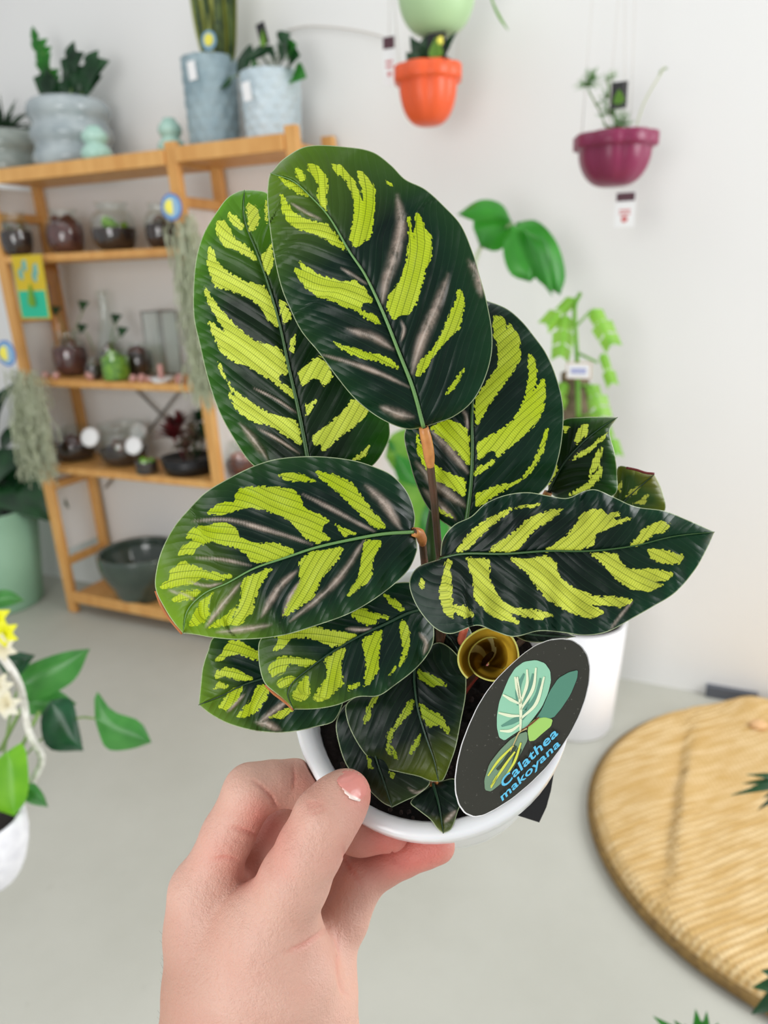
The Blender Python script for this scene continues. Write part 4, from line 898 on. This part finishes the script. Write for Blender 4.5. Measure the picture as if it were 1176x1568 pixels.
H_ = cala((290, 900), 2.868,
    [(1000,300),(988,380),(992,450),(1005,540),(1040,660),(1075,760),(1095,852)],
    [(1000,300),(880,380),(760,460),(690,510),(690,570),(720,650),(780,740),(850,790),(930,812),(1010,830),(1060,850),(1095,852)],
    [(1000,300),(1100,240),(1200,330),(1215,450),(1190,600),(1170,700),(1150,760),(1115,845),(1095,852)],
    (.290, .280, .272),
    [[(1000,360),(1060,380),(1135,430),(1060,430),(1010,400)], [(985,490),(975,540),(930,590),(900,620),(880,680),(880,740),(865,700),(870,640),(920,580),(955,510)], [(1010,505),(1050,540),(1100,560),(1140,620),(1140,650),(1100,600),(1050,610),(1020,560)],
     [(830,475),(800,520),(790,570),(765,600),(780,530),(800,480)], [(1015,640),(1010,680),(970,730),(985,680)], [(885,690),(915,750),(900,750)]],
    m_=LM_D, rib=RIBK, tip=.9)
I_ = cala((290, 900), 2.868,
    [(790,500),(790,620),(820,750),(860,870),(890,965)],
    [(790,500),(690,510),(645,590),(655,680),(690,780),(740,840),(800,900),(850,945),(890,965)],
    [(790,500),(920,600),(1010,750),(1058,850),(1010,905),(940,940),(890,965)],
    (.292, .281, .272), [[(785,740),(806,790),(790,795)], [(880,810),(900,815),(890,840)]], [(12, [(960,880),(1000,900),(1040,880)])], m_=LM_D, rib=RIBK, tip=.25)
J_ = cala((290, 900), 2.868,
    [(1070,860),(1095,950),(1115,1080)], [(1070,860),(970,940),(1010,980),(1060,1020),(1090,1060),(1115,1080)], [(1070,860),(1170,840),(1200,920),(1180,980),(1150,1060),(1115,1080)],
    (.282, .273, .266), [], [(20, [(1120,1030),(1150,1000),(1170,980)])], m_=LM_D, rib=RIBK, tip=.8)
K_ = cala((600, 450), 2.673,
    [(640,810),(700,700),(780,610),(860,545),(925,505)], [(640,810),(640,700),(680,560),(705,515),(780,505),(860,503),(925,505)], [(640,810),(700,850),(820,840),(915,820),(922,740),(912,650),(892,560),(925,505)],
    (.290, .284, .282),
    [[(700,545),(725,548),(710,565)], [(750,600),(770,545),(805,530),(800,570),(760,615)], [(715,690),(770,650),(820,620),(890,560),(860,600),(800,650),(740,680)], [(805,750),(830,670),(860,620),(850,690),(820,740)], [(720,825),(800,780),(860,700),(850,760),(780,815)], [(640,780),(650,740),(670,700),(680,720),(655,760)]],
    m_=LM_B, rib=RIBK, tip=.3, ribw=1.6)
L_ = cala((600, 450), 2.673,
    [(900,900),(980,820),(1075,738)], [(900,900),(915,760),(930,705),(1000,722),(1040,735),(1075,738)], [(900,900),(1000,900),(1115,890),(1108,810),(1075,738)],
    (.300, .296, .296), [[(960,830),(985,800),(1025,785),(1000,815)], [(990,858),(1050,822),(1030,860)], [(925,800),(940,770),(935,810)]], m_=LM_Y, rib=RIBK, tip=.9, ribw=1.4)
mesh('leaf_scorched_edge', *tube([P(600 + x / 2.673, 450 + y / 2.673, .2955) for x, y in ((960, 712), (1000, 720), (1040, 733), (1074, 736))], .0005, 6, 12), mat('red_brown_edge', (110, 30, 24)), L_[0])
for lf, off, sc, pts, z in ((F_, (290, 900), 2.868, ((335, 425), (370, 460), (400, 483), (440, 515), (458, 535)), .2675), (D_, (220, 680), 2.673, ((52, 600), (75, 660), (110, 715), (160, 775)), .2555)):
    mesh('leaf_scorched_edge', *tube([P(off[0] + x / sc, off[1] + y / sc, z) for x, y in pts], .0007, 6, 16), mat('orange_brown_edge', (170, 100, 50), .7), lf[0])
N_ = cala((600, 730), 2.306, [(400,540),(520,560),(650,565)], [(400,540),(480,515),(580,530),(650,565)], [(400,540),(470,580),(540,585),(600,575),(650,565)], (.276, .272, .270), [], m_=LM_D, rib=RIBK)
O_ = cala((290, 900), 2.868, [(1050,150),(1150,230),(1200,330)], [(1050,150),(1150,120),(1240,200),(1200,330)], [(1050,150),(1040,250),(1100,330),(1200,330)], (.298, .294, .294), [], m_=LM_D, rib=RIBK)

# petioles
PETI = mat('red_brown_petiole', (92, 58, 40), .4, (66, 52, 34), 120); PUL = mat('orange_pulvinus', (204, 140, 76), .4, (176, 110, 60), 200)
def petiole(base, way, root, r=.0014, pul=True):
    pts = [base] + [P(*w) for w in way] + [pot_pt(*root, -.014)]
    o = mesh('petiole', *tube(pts, r, 8, 40), PETI, POT)
    if pul:
        s = spline(np.array(pts), 60); mesh('pulvinus', *tube(s[:9], [r * 1.2, r * 1.3, r * 1.4, r * 1.4, r * 1.4, r * 1.4, r * 1.3, r * 1.1, r * .9], 8), PUL, o)
petiole(A[1], [(656, 690, .262), (665, 770, .272), (673, 850, .280), (688, 950, .295)], (.004, .004))
petiole(B[1], [(500, 780, .284), (590, 900, .295)], (-.006, .006)); petiole(C_[1], [(705, 850, .285), (695, 950, .298)], (.008, .008))
petiole(D_[1], [(643, 818, .266), (648, 842, .274), (655, 940, .292)], (-.002, .000)); petiole(E_[1], [(664, 880, .272), (672, 960, .290)], (.004, -.002), pul=False)
petiole(F_[1], [(680, 950, .290)], (-.004, -.006)); petiole(G_[1], [(560, 1020, .295)], (-.01, -.004)); petiole(H_[1], [(650, 1000, .3)], (.0, -.008))
petiole(I_[1], [(600, 1070, .302)], (-.008, -.012)); petiole(K_[1], [(800, 850, .3)], (.016, .01)); petiole(L_[1], [(880, 900, .31)], (.022, .01)); petiole(N_[1], [(760, 990, .29)], (.01, .002)); petiole(J_[1], [(670, 1160, .296)], (.0, -.014))
mesh('leaf_sheath', *tube([P(662, 770, .290), P(660, 830, .292), P(664, 900, .298), pot_pt(.002, .0, -.014)], [.0008, .0028, .0030, .0028], 8, 20), mat('green_sheath', (50, 84, 36), .4), POT)

# rolled young leaf seen down its throat
GOLD = newmat('golden_rolled_leaf'); m, nt, bb, out = GOLD
an = attr(nt, 'ang'); hh_ = attr(nt, 'hgt'); nn_ = noise(nt, 120, 4)
st_ = mth(nt, 'SINE', mth(nt, 'ADD', mth(nt, 'MULTIPLY', an, 9.), mth(nt, 'MULTIPLY', hh_, 7.)))
c_ = mixc(nt, mapr(nt, mth(nt, 'ADD', st_, nn_), .2, 1.3), lin((104, 76, 12)), lin((186, 150, 44)))
pale = mth(nt, 'MULTIPLY', mapr(nt, an, .62, .70), mapr(nt, mth(nt, 'SINE', mth(nt, 'ADD', mth(nt, 'MULTIPLY', an, 60.), mth(nt, 'MULTIPLY', hh_, 5.))), .0, .4))
c_ = mixc(nt, pale, c_, lin((228, 222, 160))); nt.links.new(c_, bb.inputs['Base Color']); bb.inputs['Roughness'].default_value = .3
t_ = nt.nodes.new('ShaderNodeBsdfTranslucent'); nt.links.new(c_, t_.inputs[0]); mx_ = nt.nodes.new('ShaderNodeMixShader'); mx_.inputs[0].default_value = .4
nt.links.new(bb.outputs[0], mx_.inputs[1]); nt.links.new(t_.outputs[0], mx_.inputs[2]); nt.links.new(mx_.outputs[0], out.inputs[0])
V = []; F = []; AN = []; HG = []; na, nh = 110, 24
for i in range(na + 1):
    th = 2 * PI * 1.75 * i / na
    for j in range(nh + 1):
        h = j / nh; f_ = i / na; rr = 50 * (1 - .5 * f_) * (.10 + .90 * h ** .8) * (1 + .03 * math.sin(3 * th)); 
        if i / na < .25: rr *= .98 + .05 * math.sin(i / na * 4 * PI)
        x = 753 - 8 * (1 - h) + rr * math.cos(th + 2.4) * 1.02; y = 1006 + 10 * (1 - h) + rr * math.sin(th + 2.4) * (.98) - 0
        V.append(P(x, y, .262 + (.036 - .020 * f_) * (1 - h) + .020 * f_ + .003 * math.sin(th) * (1 - f_))); AN.append(i / na); HG.append(h)
for i in range(na):
    for j in range(nh): k = i * (nh + 1) + j; F.append([k, k + 1, k + nh + 2, k + nh + 1])
o = mesh('rolled_leaf', V, F, m, POT, attrs=dict(ang=AN, hgt=HG)); o['label'] = 'golden brown rolled young leaf'
rim = [V[i * (nh + 1) + nh] for i in range(na + 1)]; mesh('leaf_margin', *tube(rim, .00035, 5), mat('pale_margin', (190, 186, 90)), o)
mesh('petiole', *tube([P(745, 1018, .300), P(725, 1035, .307), pot_pt(.01, .0, -.014)], .002, 8, 12), mat('red_petiole', (150, 60, 44), .5), POT)
mesh('petiole', *tube([P(712, 960, .285), P(706, 985, .296), P(712, 1030, .31)], .0016, 8, 12), mat('coral_petiole', (190, 96, 72), .5), POT)

# ------------------------------------------------------------------ plant label card
l0 = P(800, 1116, .262); lu = None
pA = P(886, 994, .256); pB = P(714, 1238, .2655); pC_ = P(746, 1078, .2600)
lz = nz(np.cross(pA - l0, pC_ - l0)); lz = lz if lz @ cb > 0 else -lz
def onl(x, y, h=0):
    r = ray(x, y); t = ((l0 + lz * h - CAM) @ lz) / (r @ lz); return CAM + r * t
def lz7(pts, h=0): return [onl(660 + x / 4.356, 940 + y / 4.356, h) for x, y in pts]
out7 = [(870,172),(940,180),(1000,220),(1040,280),(1056,360),(1050,460),(1025,570),(985,680),(930,790),(860,900),(770,1020),(660,1130),(540,1230),(430,1300),(350,1340),(290,1350),(230,1325),(190,1270),(168,1190),(165,1100),(180,990),(210,870),(255,750),(310,630),(370,530),(440,440),(530,350),(620,270),(700,215),(790,180)]
def flatshape(name, pts7, h, m_, parent, thick=.0003, sm=True):
    p = np.array([(660 + x / 4.356, 940 + y / 4.356) for x, y in pts7]); p = np.array(spline_closed([tuple(q) for q in p])) if sm else p
    T = [onl(x, y, h) for x, y in p]; Bt = [q - lz * thick for q in T]; n = len(T)
    return mesh(name, T + Bt, [list(range(n)), list(range(n, 2 * n))[::-1]] + [[i, (i + 1) % n, n + (i + 1) % n, n + i] for i in range(n)], m_, parent, False)
LAB = thing('plant_label', 'black oval plant label with a painted leaf and blue lettering stuck in the pot', 'plant label', P(714, 1238, .2665))
BLK = newmat('black_card'); m, nt, bb, out = BLK; nt.links.new(mixc(nt, mapr(nt, noise(nt, 900, 2), .68, .74, 0, .5), lin((50, 50, 42)), lin((120, 120, 110))), bb.inputs['Base Color']); bb.inputs['Roughness'].default_value = .3
flatshape('label_card', out7, 0, m, LAB, .0006)
flatshape('white_card_edge', [(610 + (x - 610) * 1.018, 765 + (y - 765) * 1.012) for x, y in out7], -.0005, PAPER, LAB, .0004)
flatshape('label_stake', [(530, 1330), (600, 1265), (700, 1170), (820, 1060), (800, 1180), (770, 1290), (722, 1392)], -.045, BLACKP, LAB, .0006, sm=False).location = (0, 0, 0)
Lf = [ (mat('printed_mint', (150, 208, 176), .45), [(700,308),(760,330),(795,380),(800,450),(780,530),(740,620),(680,700),(640,750),(595,775),(540,810),(490,845),(455,825),(440,760),(440,680),(455,590),(490,500),(520,430),(560,365),(620,320)]),
       (mat('printed_teal', (84, 140, 118), .45), [(980,375),(975,430),(930,540),(870,630),(815,695),(700,700),(740,640),(790,520),(850,430),(920,390)]),
       (mat('printed_lime', (166, 212, 108), .45), [(645,790),(650,740),(700,700),(760,690),(812,705),(800,750),(740,800),(690,845),(655,850)]),
       (mat('printed_grey_green', (118, 148, 120), .45), [(640,785),(645,840),(600,930),(540,1040),(470,1130),(400,1185),(360,1175),(355,1110),(390,1000),(460,910),(530,840),(590,800)]) ]
L0 = None
for k, (mm, pts) in enumerate(Lf):
    o = flatshape('printed_leaf', pts, .0003 + .00008 * k, mm, LAB, .0002)
    if k == 0: L0 = o
    if k == 3: L3 = o
PW = mat('printed_cream', (232, 240, 206), .45); PG = mat('printed_dark_teal', (96, 150, 130), .45); PY = mat('printed_yellow', (216, 222, 80), .45); PK = mat('printed_shadow_green', (56, 72, 52), .45)
def pstroke(par, m_, line, w0, w1, h):
    s = spline(np.array(line, float), 14); t = np.gradient(s, axis=0); t /= np.linalg.norm(t, axis=1)[:, None]; nn = np.c_[-t[:, 1], t[:, 0]]; w = np.interp(np.linspace(0, 1, 14), [0, .5, 1], [w0, max(w0, w1), w1 * .5])[:, None] / 2
    flatshape('printed_stripe', [tuple(x) for x in np.vstack([s + nn * w, (s - nn * w)[::-1]])], h, m_, par, .0001, sm=False)
for ln in ([(590,610),(580,500),(620,400)], [(620,640),(660,500),(680,400)], [(600,700),(700,560),(730,430)], [(600,690),(540,720),(470,750)]): pstroke(L0, PG, ln, 34, 22, .0005)
for ln in ([(590,570),(575,500),(560,420)], [(595,600),(640,470),(640,370)], [(598,640),(680,500),(700,360)], [(598,700),(700,600),(755,420)], [(590,600),(530,570),(480,540)], [(592,680),(530,680),(450,660)], [(592,740),(530,780),(460,780)], [(596,780),(598,620),(575,420)]): pstroke(L0, PW, ln, 12, 22, .0006)
for ln in ([(560,880),(500,980),(440,1040)], [(590,900),(560,980),(540,1040)]): pstroke(L3, PK, ln, 30, 36, .0008)
for ln in ([(550,880),(450,980),(380,1080)], [(560,920),(500,1000),(400,1150)], [(600,860),(560,980),(500,1080)], [(440,1080),(420,1120),(400,1160)]): pstroke(L3, PY, ln, 10, 16, .0009)
pstroke(LAB, mat('printed_stem', (196, 176, 120), .5), [(640,765),(590,790),(560,850),(530,920)], 8, 6, .0011); pstroke(LAB, mat('printed_stem_red', (120, 56, 36), .5), [(720,690),(660,740),(600,780)], 8, 10, .0011)
TX = mat('blue_lettering', (96, 194, 232), .5)
def words(txt, a7, b7, size7, h):
    a, e = lz7([a7, b7], h); ux = nz(e - a); uy = np.cross(lz, ux); cu_ = bpy.data.curves.new('lettering', 'FONT'); cu_.body = txt; cu_.size = 1; cu_.offset = .02; cu_.extrude = 0; cu_.shear = .25; cu_.resolution_u = 4; cu_.space_character = 1.06
    tmp = bpy.data.objects.new('lettering', cu_); COL.objects.link(tmp); bpy.context.view_layer.update()
    me = bpy.data.meshes.new_from_object(tmp); COL.objects.unlink(tmp); bpy.data.objects.remove(tmp)
    co = np.array([v.co for v in me.vertices]); wd = co[:, 0].max(); k = np.linalg.norm(e - a) / wd; ky = size7 / 4.356 / FPX * .26 / .73
    V = [a + ux * c[0] * k + uy * c[1] * ky for c in co]; F = [list(p.vertices) for p in me.polygons]
    return mesh('lettering', V, F, TX, LAB, False)
words('Calathea', (480, 1166), (852, 800), 60, .0013); words('makoyana', (472, 1252), (866, 872), 50, .0013)

# ------------------------------------------------------------------ the hand
def hp(x, y, z): return P(230 + x / 2.352, 1130 + y / 2.352, z)
def J(*a): return [(hp(x, y, z), r) for x, y, z, r in a]
thumb = J((350, 860, .282, .018), (440, 680, .272, .0150), (520, 510, .264, .0122), (575, 400, .261, .0112), (632, 290, .261, .0111), (680, 232, .264, .0098), (706, 202, .268, .0088))
index = J((240, 640, .290, .014), (192, 548, .289, .0112), (280, 350, .286, .0098), (362, 192, .284, .0100), (440, 168, .288, .0086), (520, 162, .293, .0086), (610, 230, .302, .008), (660, 270, .306, .0072))
middle = J((320, 660, .300, .013), (345, 530, .303, .0118), (430, 400, .306, .0116), (500, 305, .309, .0110), (620, 318, .306, .0092), (760, 342, .298, .0084), (864, 340, .294, .0076))
little = J((520, 800, .303, .012), (640, 650, .309, .0110), (700, 520, .313, .0108), (730, 450, .314, .0098), (800, 420, .314, .0085))
ring = J((560, 930, .294, .012), (635, 790, .297, .0098), (695, 660, .302, .0096), (765, 500, .306, .0092), (840, 458, .307, .0082), (910, 424, .305, .0080), (980, 398, .302, .0076), (1034, 388, .300, .0072))
palm = [J((195, 560, .290, .0110), (205, 700, .290, .0150), (222, 900, .288, .0180), (225, 1060, .288, .0195), (200, 1500, .300, .022)),
        J((350, 860, .282, .0200), (380, 1060, .282, .0220), (370, 1500, .296, .026)),
        J((440, 690, .275, .0150), (500, 850, .275, .0175), (545, 1000, .280, .0170), (550, 1200, .288, .0185), (560, 1500, .300, .021)),
        J((600, 760, .298, .0090), (620, 900, .295, .0100), (625, 1040, .294, .0100), (600, 1200, .296, .012)),
        J((240, 640, .296, .012), (380, 740, .300, .014), (560, 860, .300, .012))]
vox = .0010
allp = [q for c_ in [thumb, index, middle, ring, little] + palm for q in c_]
# work in lens-aligned axes so the box is tight
toc = lambda p: np.array([(p - CAM) @ cr, -((p - CAM) @ cu), -((p - CAM) @ cb)])
PTS = np.array([toc(p) for p, r in allp]); lo = PTS.min(0) - .03; hi = PTS.max(0) + .03; hi[1] = toc(hp(300, 1330, .29))[1]
ax = [np.arange(lo[i], hi[i], vox) for i in range(3)]
GX, GY, GZ = np.meshgrid(*ax, indexing='ij'); GX = GX.astype(np.float32); GY = GY.astype(np.float32); GZ = GZ.astype(np.float32)
def cone_d(a, ra, b, rb):
    e = b - a; l2 = float(e @ e); t = np.clip(((GX - a[0]) * e[0] + (GY - a[1]) * e[1] + (GZ - a[2]) * e[2]) / l2, 0, 1)
    return np.sqrt((GX - a[0] - t * e[0]) ** 2 + (GY - a[1] - t * e[1]) ** 2 + (GZ - a[2] - t * e[2]) ** 2) - (ra + (rb - ra) * t)
def smin(a, b, k):
    h = np.maximum(k - np.abs(a - b), 0) / k; return np.minimum(a, b) - h * h * k * .25
def chain(c_, k):
    d = None
    for (p, r), (q, s) in zip(c_[:-1], c_[1:]):
        x = cone_d(toc(p), r, toc(q), s); d = x if d is None else smin(d, x, k)
    return d
dp = None
for c_ in palm:
    x = chain(c_, .004); dp = x if dp is None else smin(dp, x, .016)
D = dp
for c_, k in ((thumb, .010), (index, .008), (middle, .005), (ring, .006), (little, .008)):
    D = np.minimum(D, smin(dp, chain(c_, .003), k))
# carve the hand clear of the pot's plastic
pc, pa = toc(PC), np.array([PA @ cr, -(PA @ cu), -(PA @ cb)])
hh = (GX - pc[0]) * pa[0] + (GY - pc[1]) * pa[1] + (GZ - pc[2]) * pa[2]
rr = np.sqrt(np.maximum(0, (GX - pc[0]) ** 2 + (GY - pc[1]) ** 2 + (GZ - pc[2]) ** 2 - hh ** 2))
potd = np.maximum(rr - np.interp(hh, [-.096, -.022, -.0135, -.013, .0], [.0555 * .82, .0555 * .92, .0555 * .94, .0555 * 1.0, .0555 * 1.01]).astype(np.float32), hh - .0008)
D = np.maximum(D, -(potd - .0002))
# surface nets
def surfnets(D):
    s = D < 0; nx, ny, nz_ = D.shape; cell = np.zeros((nx - 1, ny - 1, nz_ - 1), np.int8); 
    cor = [(i, j, k) for i in (0, 1) for j in (0, 1) for k in (0, 1)]
    sl = lambda A_, c_: A_[c_[0]:nx - 1 + c_[0], c_[1]:ny - 1 + c_[1], c_[2]:nz_ - 1 + c_[2]]
    for c_ in cor: cell += sl(s, c_)
    act = (cell > 0) & (cell < 8); idx = np.full(act.shape, -1, np.int64); ii = np.argwhere(act); idx[act] = np.arange(len(ii))
    acc = np.zeros((len(ii), 3)); cnt = np.zeros(len(ii))
    for a in range(8):
        for b_ in range(a + 1, 8):
            ca, cb_ = np.array(cor[a]), np.array(cor[b_])
            if np.abs(ca - cb_).sum() != 1: continue
            da = D[tuple((ii + ca).T)]; db = D[tuple((ii + cb_).T)]; m_ = (da < 0) != (db < 0); t = np.where(m_, da / np.where(m_, da - db, 1), 0)
            acc += m_[:, None] * (ca + (cb_ - ca) * t[:, None]); cnt += m_
    Vv = ii + acc / cnt[:, None]; Fs = []
    for axn in range(3):
        u, v = (axn + 1) % 3, (axn + 2) % 3; a0 = [slice(1, -1)] * 3; a0[axn] = slice(0, -1); a1 = list(a0); a1[axn] = slice(1, None)
        g0 = s[tuple(a0)]; g1 = s[tuple(a1)]; e = np.argwhere(g0 != g1); off = np.array([1, 1, 1]); off[axn] = 0; e = e + off; g = s[tuple(e.T)]
        eu = np.zeros(3, int); eu[u] = 1; ev = np.zeros(3, int); ev[v] = 1
        ok = (e[:, u] < idx.shape[u]) & (e[:, v] < idx.shape[v]); e = e[ok]; g = g[ok]
        q = [idx[tuple((e - eu - ev).T)], idx[tuple((e - ev).T)], idx[tuple(e.T)], idx[tuple((e - eu).T)]]; q = np.stack(q, 1)
        q = np.where(g[:, None], q, q[:, ::-1]); Fs.append(q)
    return Vv, np.vstack(Fs)
Vv, Ff = surfnets(D); Vc = lo + Vv * vox
# smooth twice
Ed = np.vstack([Ff[:, [0, 1]], Ff[:, [1, 2]], Ff[:, [2, 3]], Ff[:, [3, 0]]])
for it in range(4):
    S_ = np.zeros_like(Vc); n_ = np.zeros(len(Vc)); np.add.at(S_, Ed[:, 0], Vc[Ed[:, 1]]); np.add.at(S_, Ed[:, 1], Vc[Ed[:, 0]]); np.add.at(n_, Ed[:, 0], 1); np.add.at(n_, Ed[:, 1], 1)
    Vc = Vc * .4 + .6 * S_ / n_[:, None]
fn = np.cross(Vc[Ff[:, 2]] - Vc[Ff[:, 0]], Vc[Ff[:, 3]] - Vc[Ff[:, 1]]); vn = np.zeros_like(Vc)
for k in range(4): np.add.at(vn, Ff[:, k], fn)
vn /= np.linalg.norm(vn, axis=1)[:, None] + 1e-12
cen = Vc.mean(0)
if ((Vc - cen) * vn).sum() < 0: vn = -vn; Ff = Ff[:, ::-1]
zx = ((588 + FPX * Vc[:, 0] / Vc[:, 2]) - 230) * 2.352; zy = ((784 + FPX * Vc[:, 1] / Vc[:, 2]) - 1130) * 2.352
front = vn[:, 2] < .15
creases = [((368, 150), (430, 205), (462, 262), 5, .0011), ((512, 96), (520, 140), (512, 190), 4, .0008), ((480, 775), (560, 742), (640, 680), 6, .0014), ((285, 322), (330, 330), (385, 352), 6, .0010), ((225, 440), (270, 430), (320, 440), 5, .0008),
           ((868, 395), (880, 440), (920, 462), 5, .0009), ((555, 240), (590, 250), (632, 232), 5, .0005), ((545, 262), (590, 270), (640, 252), 4, .0004), ((560, 228), (590, 236), (620, 222), 4, .0004), ((672, 700), (685, 900), (715, 930), 6, .0008), ((690, 380), (705, 440), (760, 530), 5, .0006)]
disp = np.zeros(len(Vc)); red = np.zeros(len(Vc))
for *ln, w, dpt in creases:
    d_, a_, t_ = linedist(zx, zy, spline(np.array(ln, float), 16)); e_ = np.sin(PI * np.clip(a_ / t_, .03, .97)) ** .5; disp -= dpt * .85 * np.exp(-(d_ / w) ** 2) * e_ * front; red = np.maximum(red, .3 * np.exp(-(d_ / (w * 1.6)) ** 2) * e_ * front)
for k in range(26):   # fine skin folds running across the thumb root
    x0, y0 = 455 + 7 * k * .6, 800 - 17 * k; ln = [(x0 - 90, y0 + 30), (x0, y0), (x0 + 110, y0 - 55)]
    d_, a_, t_ = linedist(zx, zy, spline(np.array(ln, float), 10)); disp -= .00022 * np.exp(-(d_ / 3.) ** 2) * front
Vc = Vc + vn * disp[:, None]
def blob(x, y, r, k): return k * np.exp(-(((zx - x) ** 2 + (zy - y) ** 2) / r ** 2))
red = np.clip(red + blob(860, 360, 120, .75) + blob(1030, 390, 110, .8) + blob(560, 150, 70, .4) + blob(760, 190, 60, .7) + blob(430, 340, 90, .55) + blob(350, 500, 60, .35) + blob(480, 470, 60, .2) + blob(900, 440, 120, .45) + blob(400, 270, 70, .35) + blob(260, 420, 90, .3) + blob(700, 470, 100, .25) + blob(560, 740, 60, .12), 0, 1)
tan = np.clip((260 - zx) / 260, 0, 1) * np.clip((zy - 560) / 300, 0, 1)
SK, nt, bb, out = newmat('skin')
c_ = mixc(nt, attr(nt, 'red'), lin((212, 168, 150)), lin((212, 120, 108))); c_ = mixc(nt, mth(nt, 'MULTIPLY', attr(nt, 'tan'), .6), c_, lin((150, 102, 78)))
sn = noise(nt, 380, 4, .6); mot = noise(nt, 60, 4, .6); c_ = mixc(nt, mapr(nt, mot, .4, .7, 0, .25), c_, lin((196, 130, 112))); c_ = mixc(nt, mapr(nt, noise(nt, 1500, 2), .62, .75, 0, .18), c_, lin((170, 120, 100)))
nt.links.new(c_, bb.inputs['Base Color']); bb.inputs['Roughness'].default_value = .48; bb.inputs['Subsurface Weight'].default_value = .12; bb.inputs['Subsurface Scale'].default_value = .003; bb.inputs['Subsurface Radius'].default_value = (1, .35, .2)
bump(nt, bb, mth(nt, 'ADD', sn, mth(nt, 'MULTIPLY', noise(nt, 1400, 3), .6)), .8, .0006)
tow = lambda v: CAM + v[:, :1] * cr - v[:, 1:2] * cu - v[:, 2:3] * cb
HD = thing('hand', 'bare hand pinching the rim of the white pot between thumb and fingers', 'hand', hp(300, 1100, .29))
ho = mesh('hand_skin', tow(Vc), Ff, SK, HD, attrs=dict(red=red, tan=tan))
# thumbnail: the plate follows the thumb's own surface
npoly = [(655, 172), (672, 138), (705, 116), (745, 130), (778, 160), (797, 196), (785, 222), (748, 222), (705, 196)]
fv = np.where((zx > 600) & (zx < 850) & (zy > 60) & (zy < 300) & (vn[:, 2] < .3))[0]
ma, la, ra = [(664, 150), (700, 160), (740, 180), (776, 196)], None, None
nu, nv_ = 26, 16; V = []; FR = []
e0 = spline([(655, 172), (690, 190), (722, 212), (758, 230)], nu); e1 = spline([(690, 118), (730, 122), (770, 150), (795, 190)], nu)
for i in range(nu):
    for j in range(nv_):
        t = j / (nv_ - 1); x, y = e0[i] * (1 - t) + e1[i] * t; bulge = math.sin(PI * i / (nu - 1))
        x += (e0[nu // 2] - e1[nu // 2])[0] * .10 * bulge * (1 - 2 * t); y += (e0[nu // 2] - e1[nu // 2])[1] * .10 * bulge * (1 - 2 * t)
        dd = np.hypot(zx[fv] - x, zy[fv] - y); k = np.argsort(dd)[:7]; w_ = np.exp(-(dd[k] / 7) ** 2) + 1e-9; z_ = (Vc[fv][k, 2] * w_).sum() / w_.sum()
        ed_ = min(i, nu - 1 - i, 99) / 3; V.append(hp(x, y, z_ - .00055 * min(1, ed_) * (1 if t > .02 else .8) + .0001)); FR.append(t)
NL, nt, bb, out = newmat('thumbnail'); nt.links.new(mixc(nt, mapr(nt, attr(nt, 'free'), .12, .2, 1, 0), lin((226, 148, 138)), lin((246, 226, 216))), bb.inputs['Base Color']); bb.inputs['Roughness'].default_value = .22
mesh('thumbnail', V, [[i * nv_ + j, (i + 1) * nv_ + j, (i + 1) * nv_ + j + 1, i * nv_ + j + 1] for i in range(nu - 1) for j in range(nv_ - 1)], NL, HD, attrs=dict(free=FR))
# a few fine arm hairs along the outer wrist
b = MB()
for k in range(46):
    y0 = random.uniform(690, 1030); x0 = 62 + random.uniform(-6, 40) + max(0, (760 - y0) * .12); q = hp(x0, y0, .283 if x0 > 85 else .288); l = random.uniform(.002, .005)
    dv = nz(-cr * random.uniform(.5, 1) + cu * random.uniform(.2, 1.2)); b.add(*tube([q, q + dv * l * .6, q + dv * l + cu * l * .2], [.00005, .00004, .00002], 3))
b.build('arm_hair', mat('arm_hair', (90, 66, 50), .6), HD)
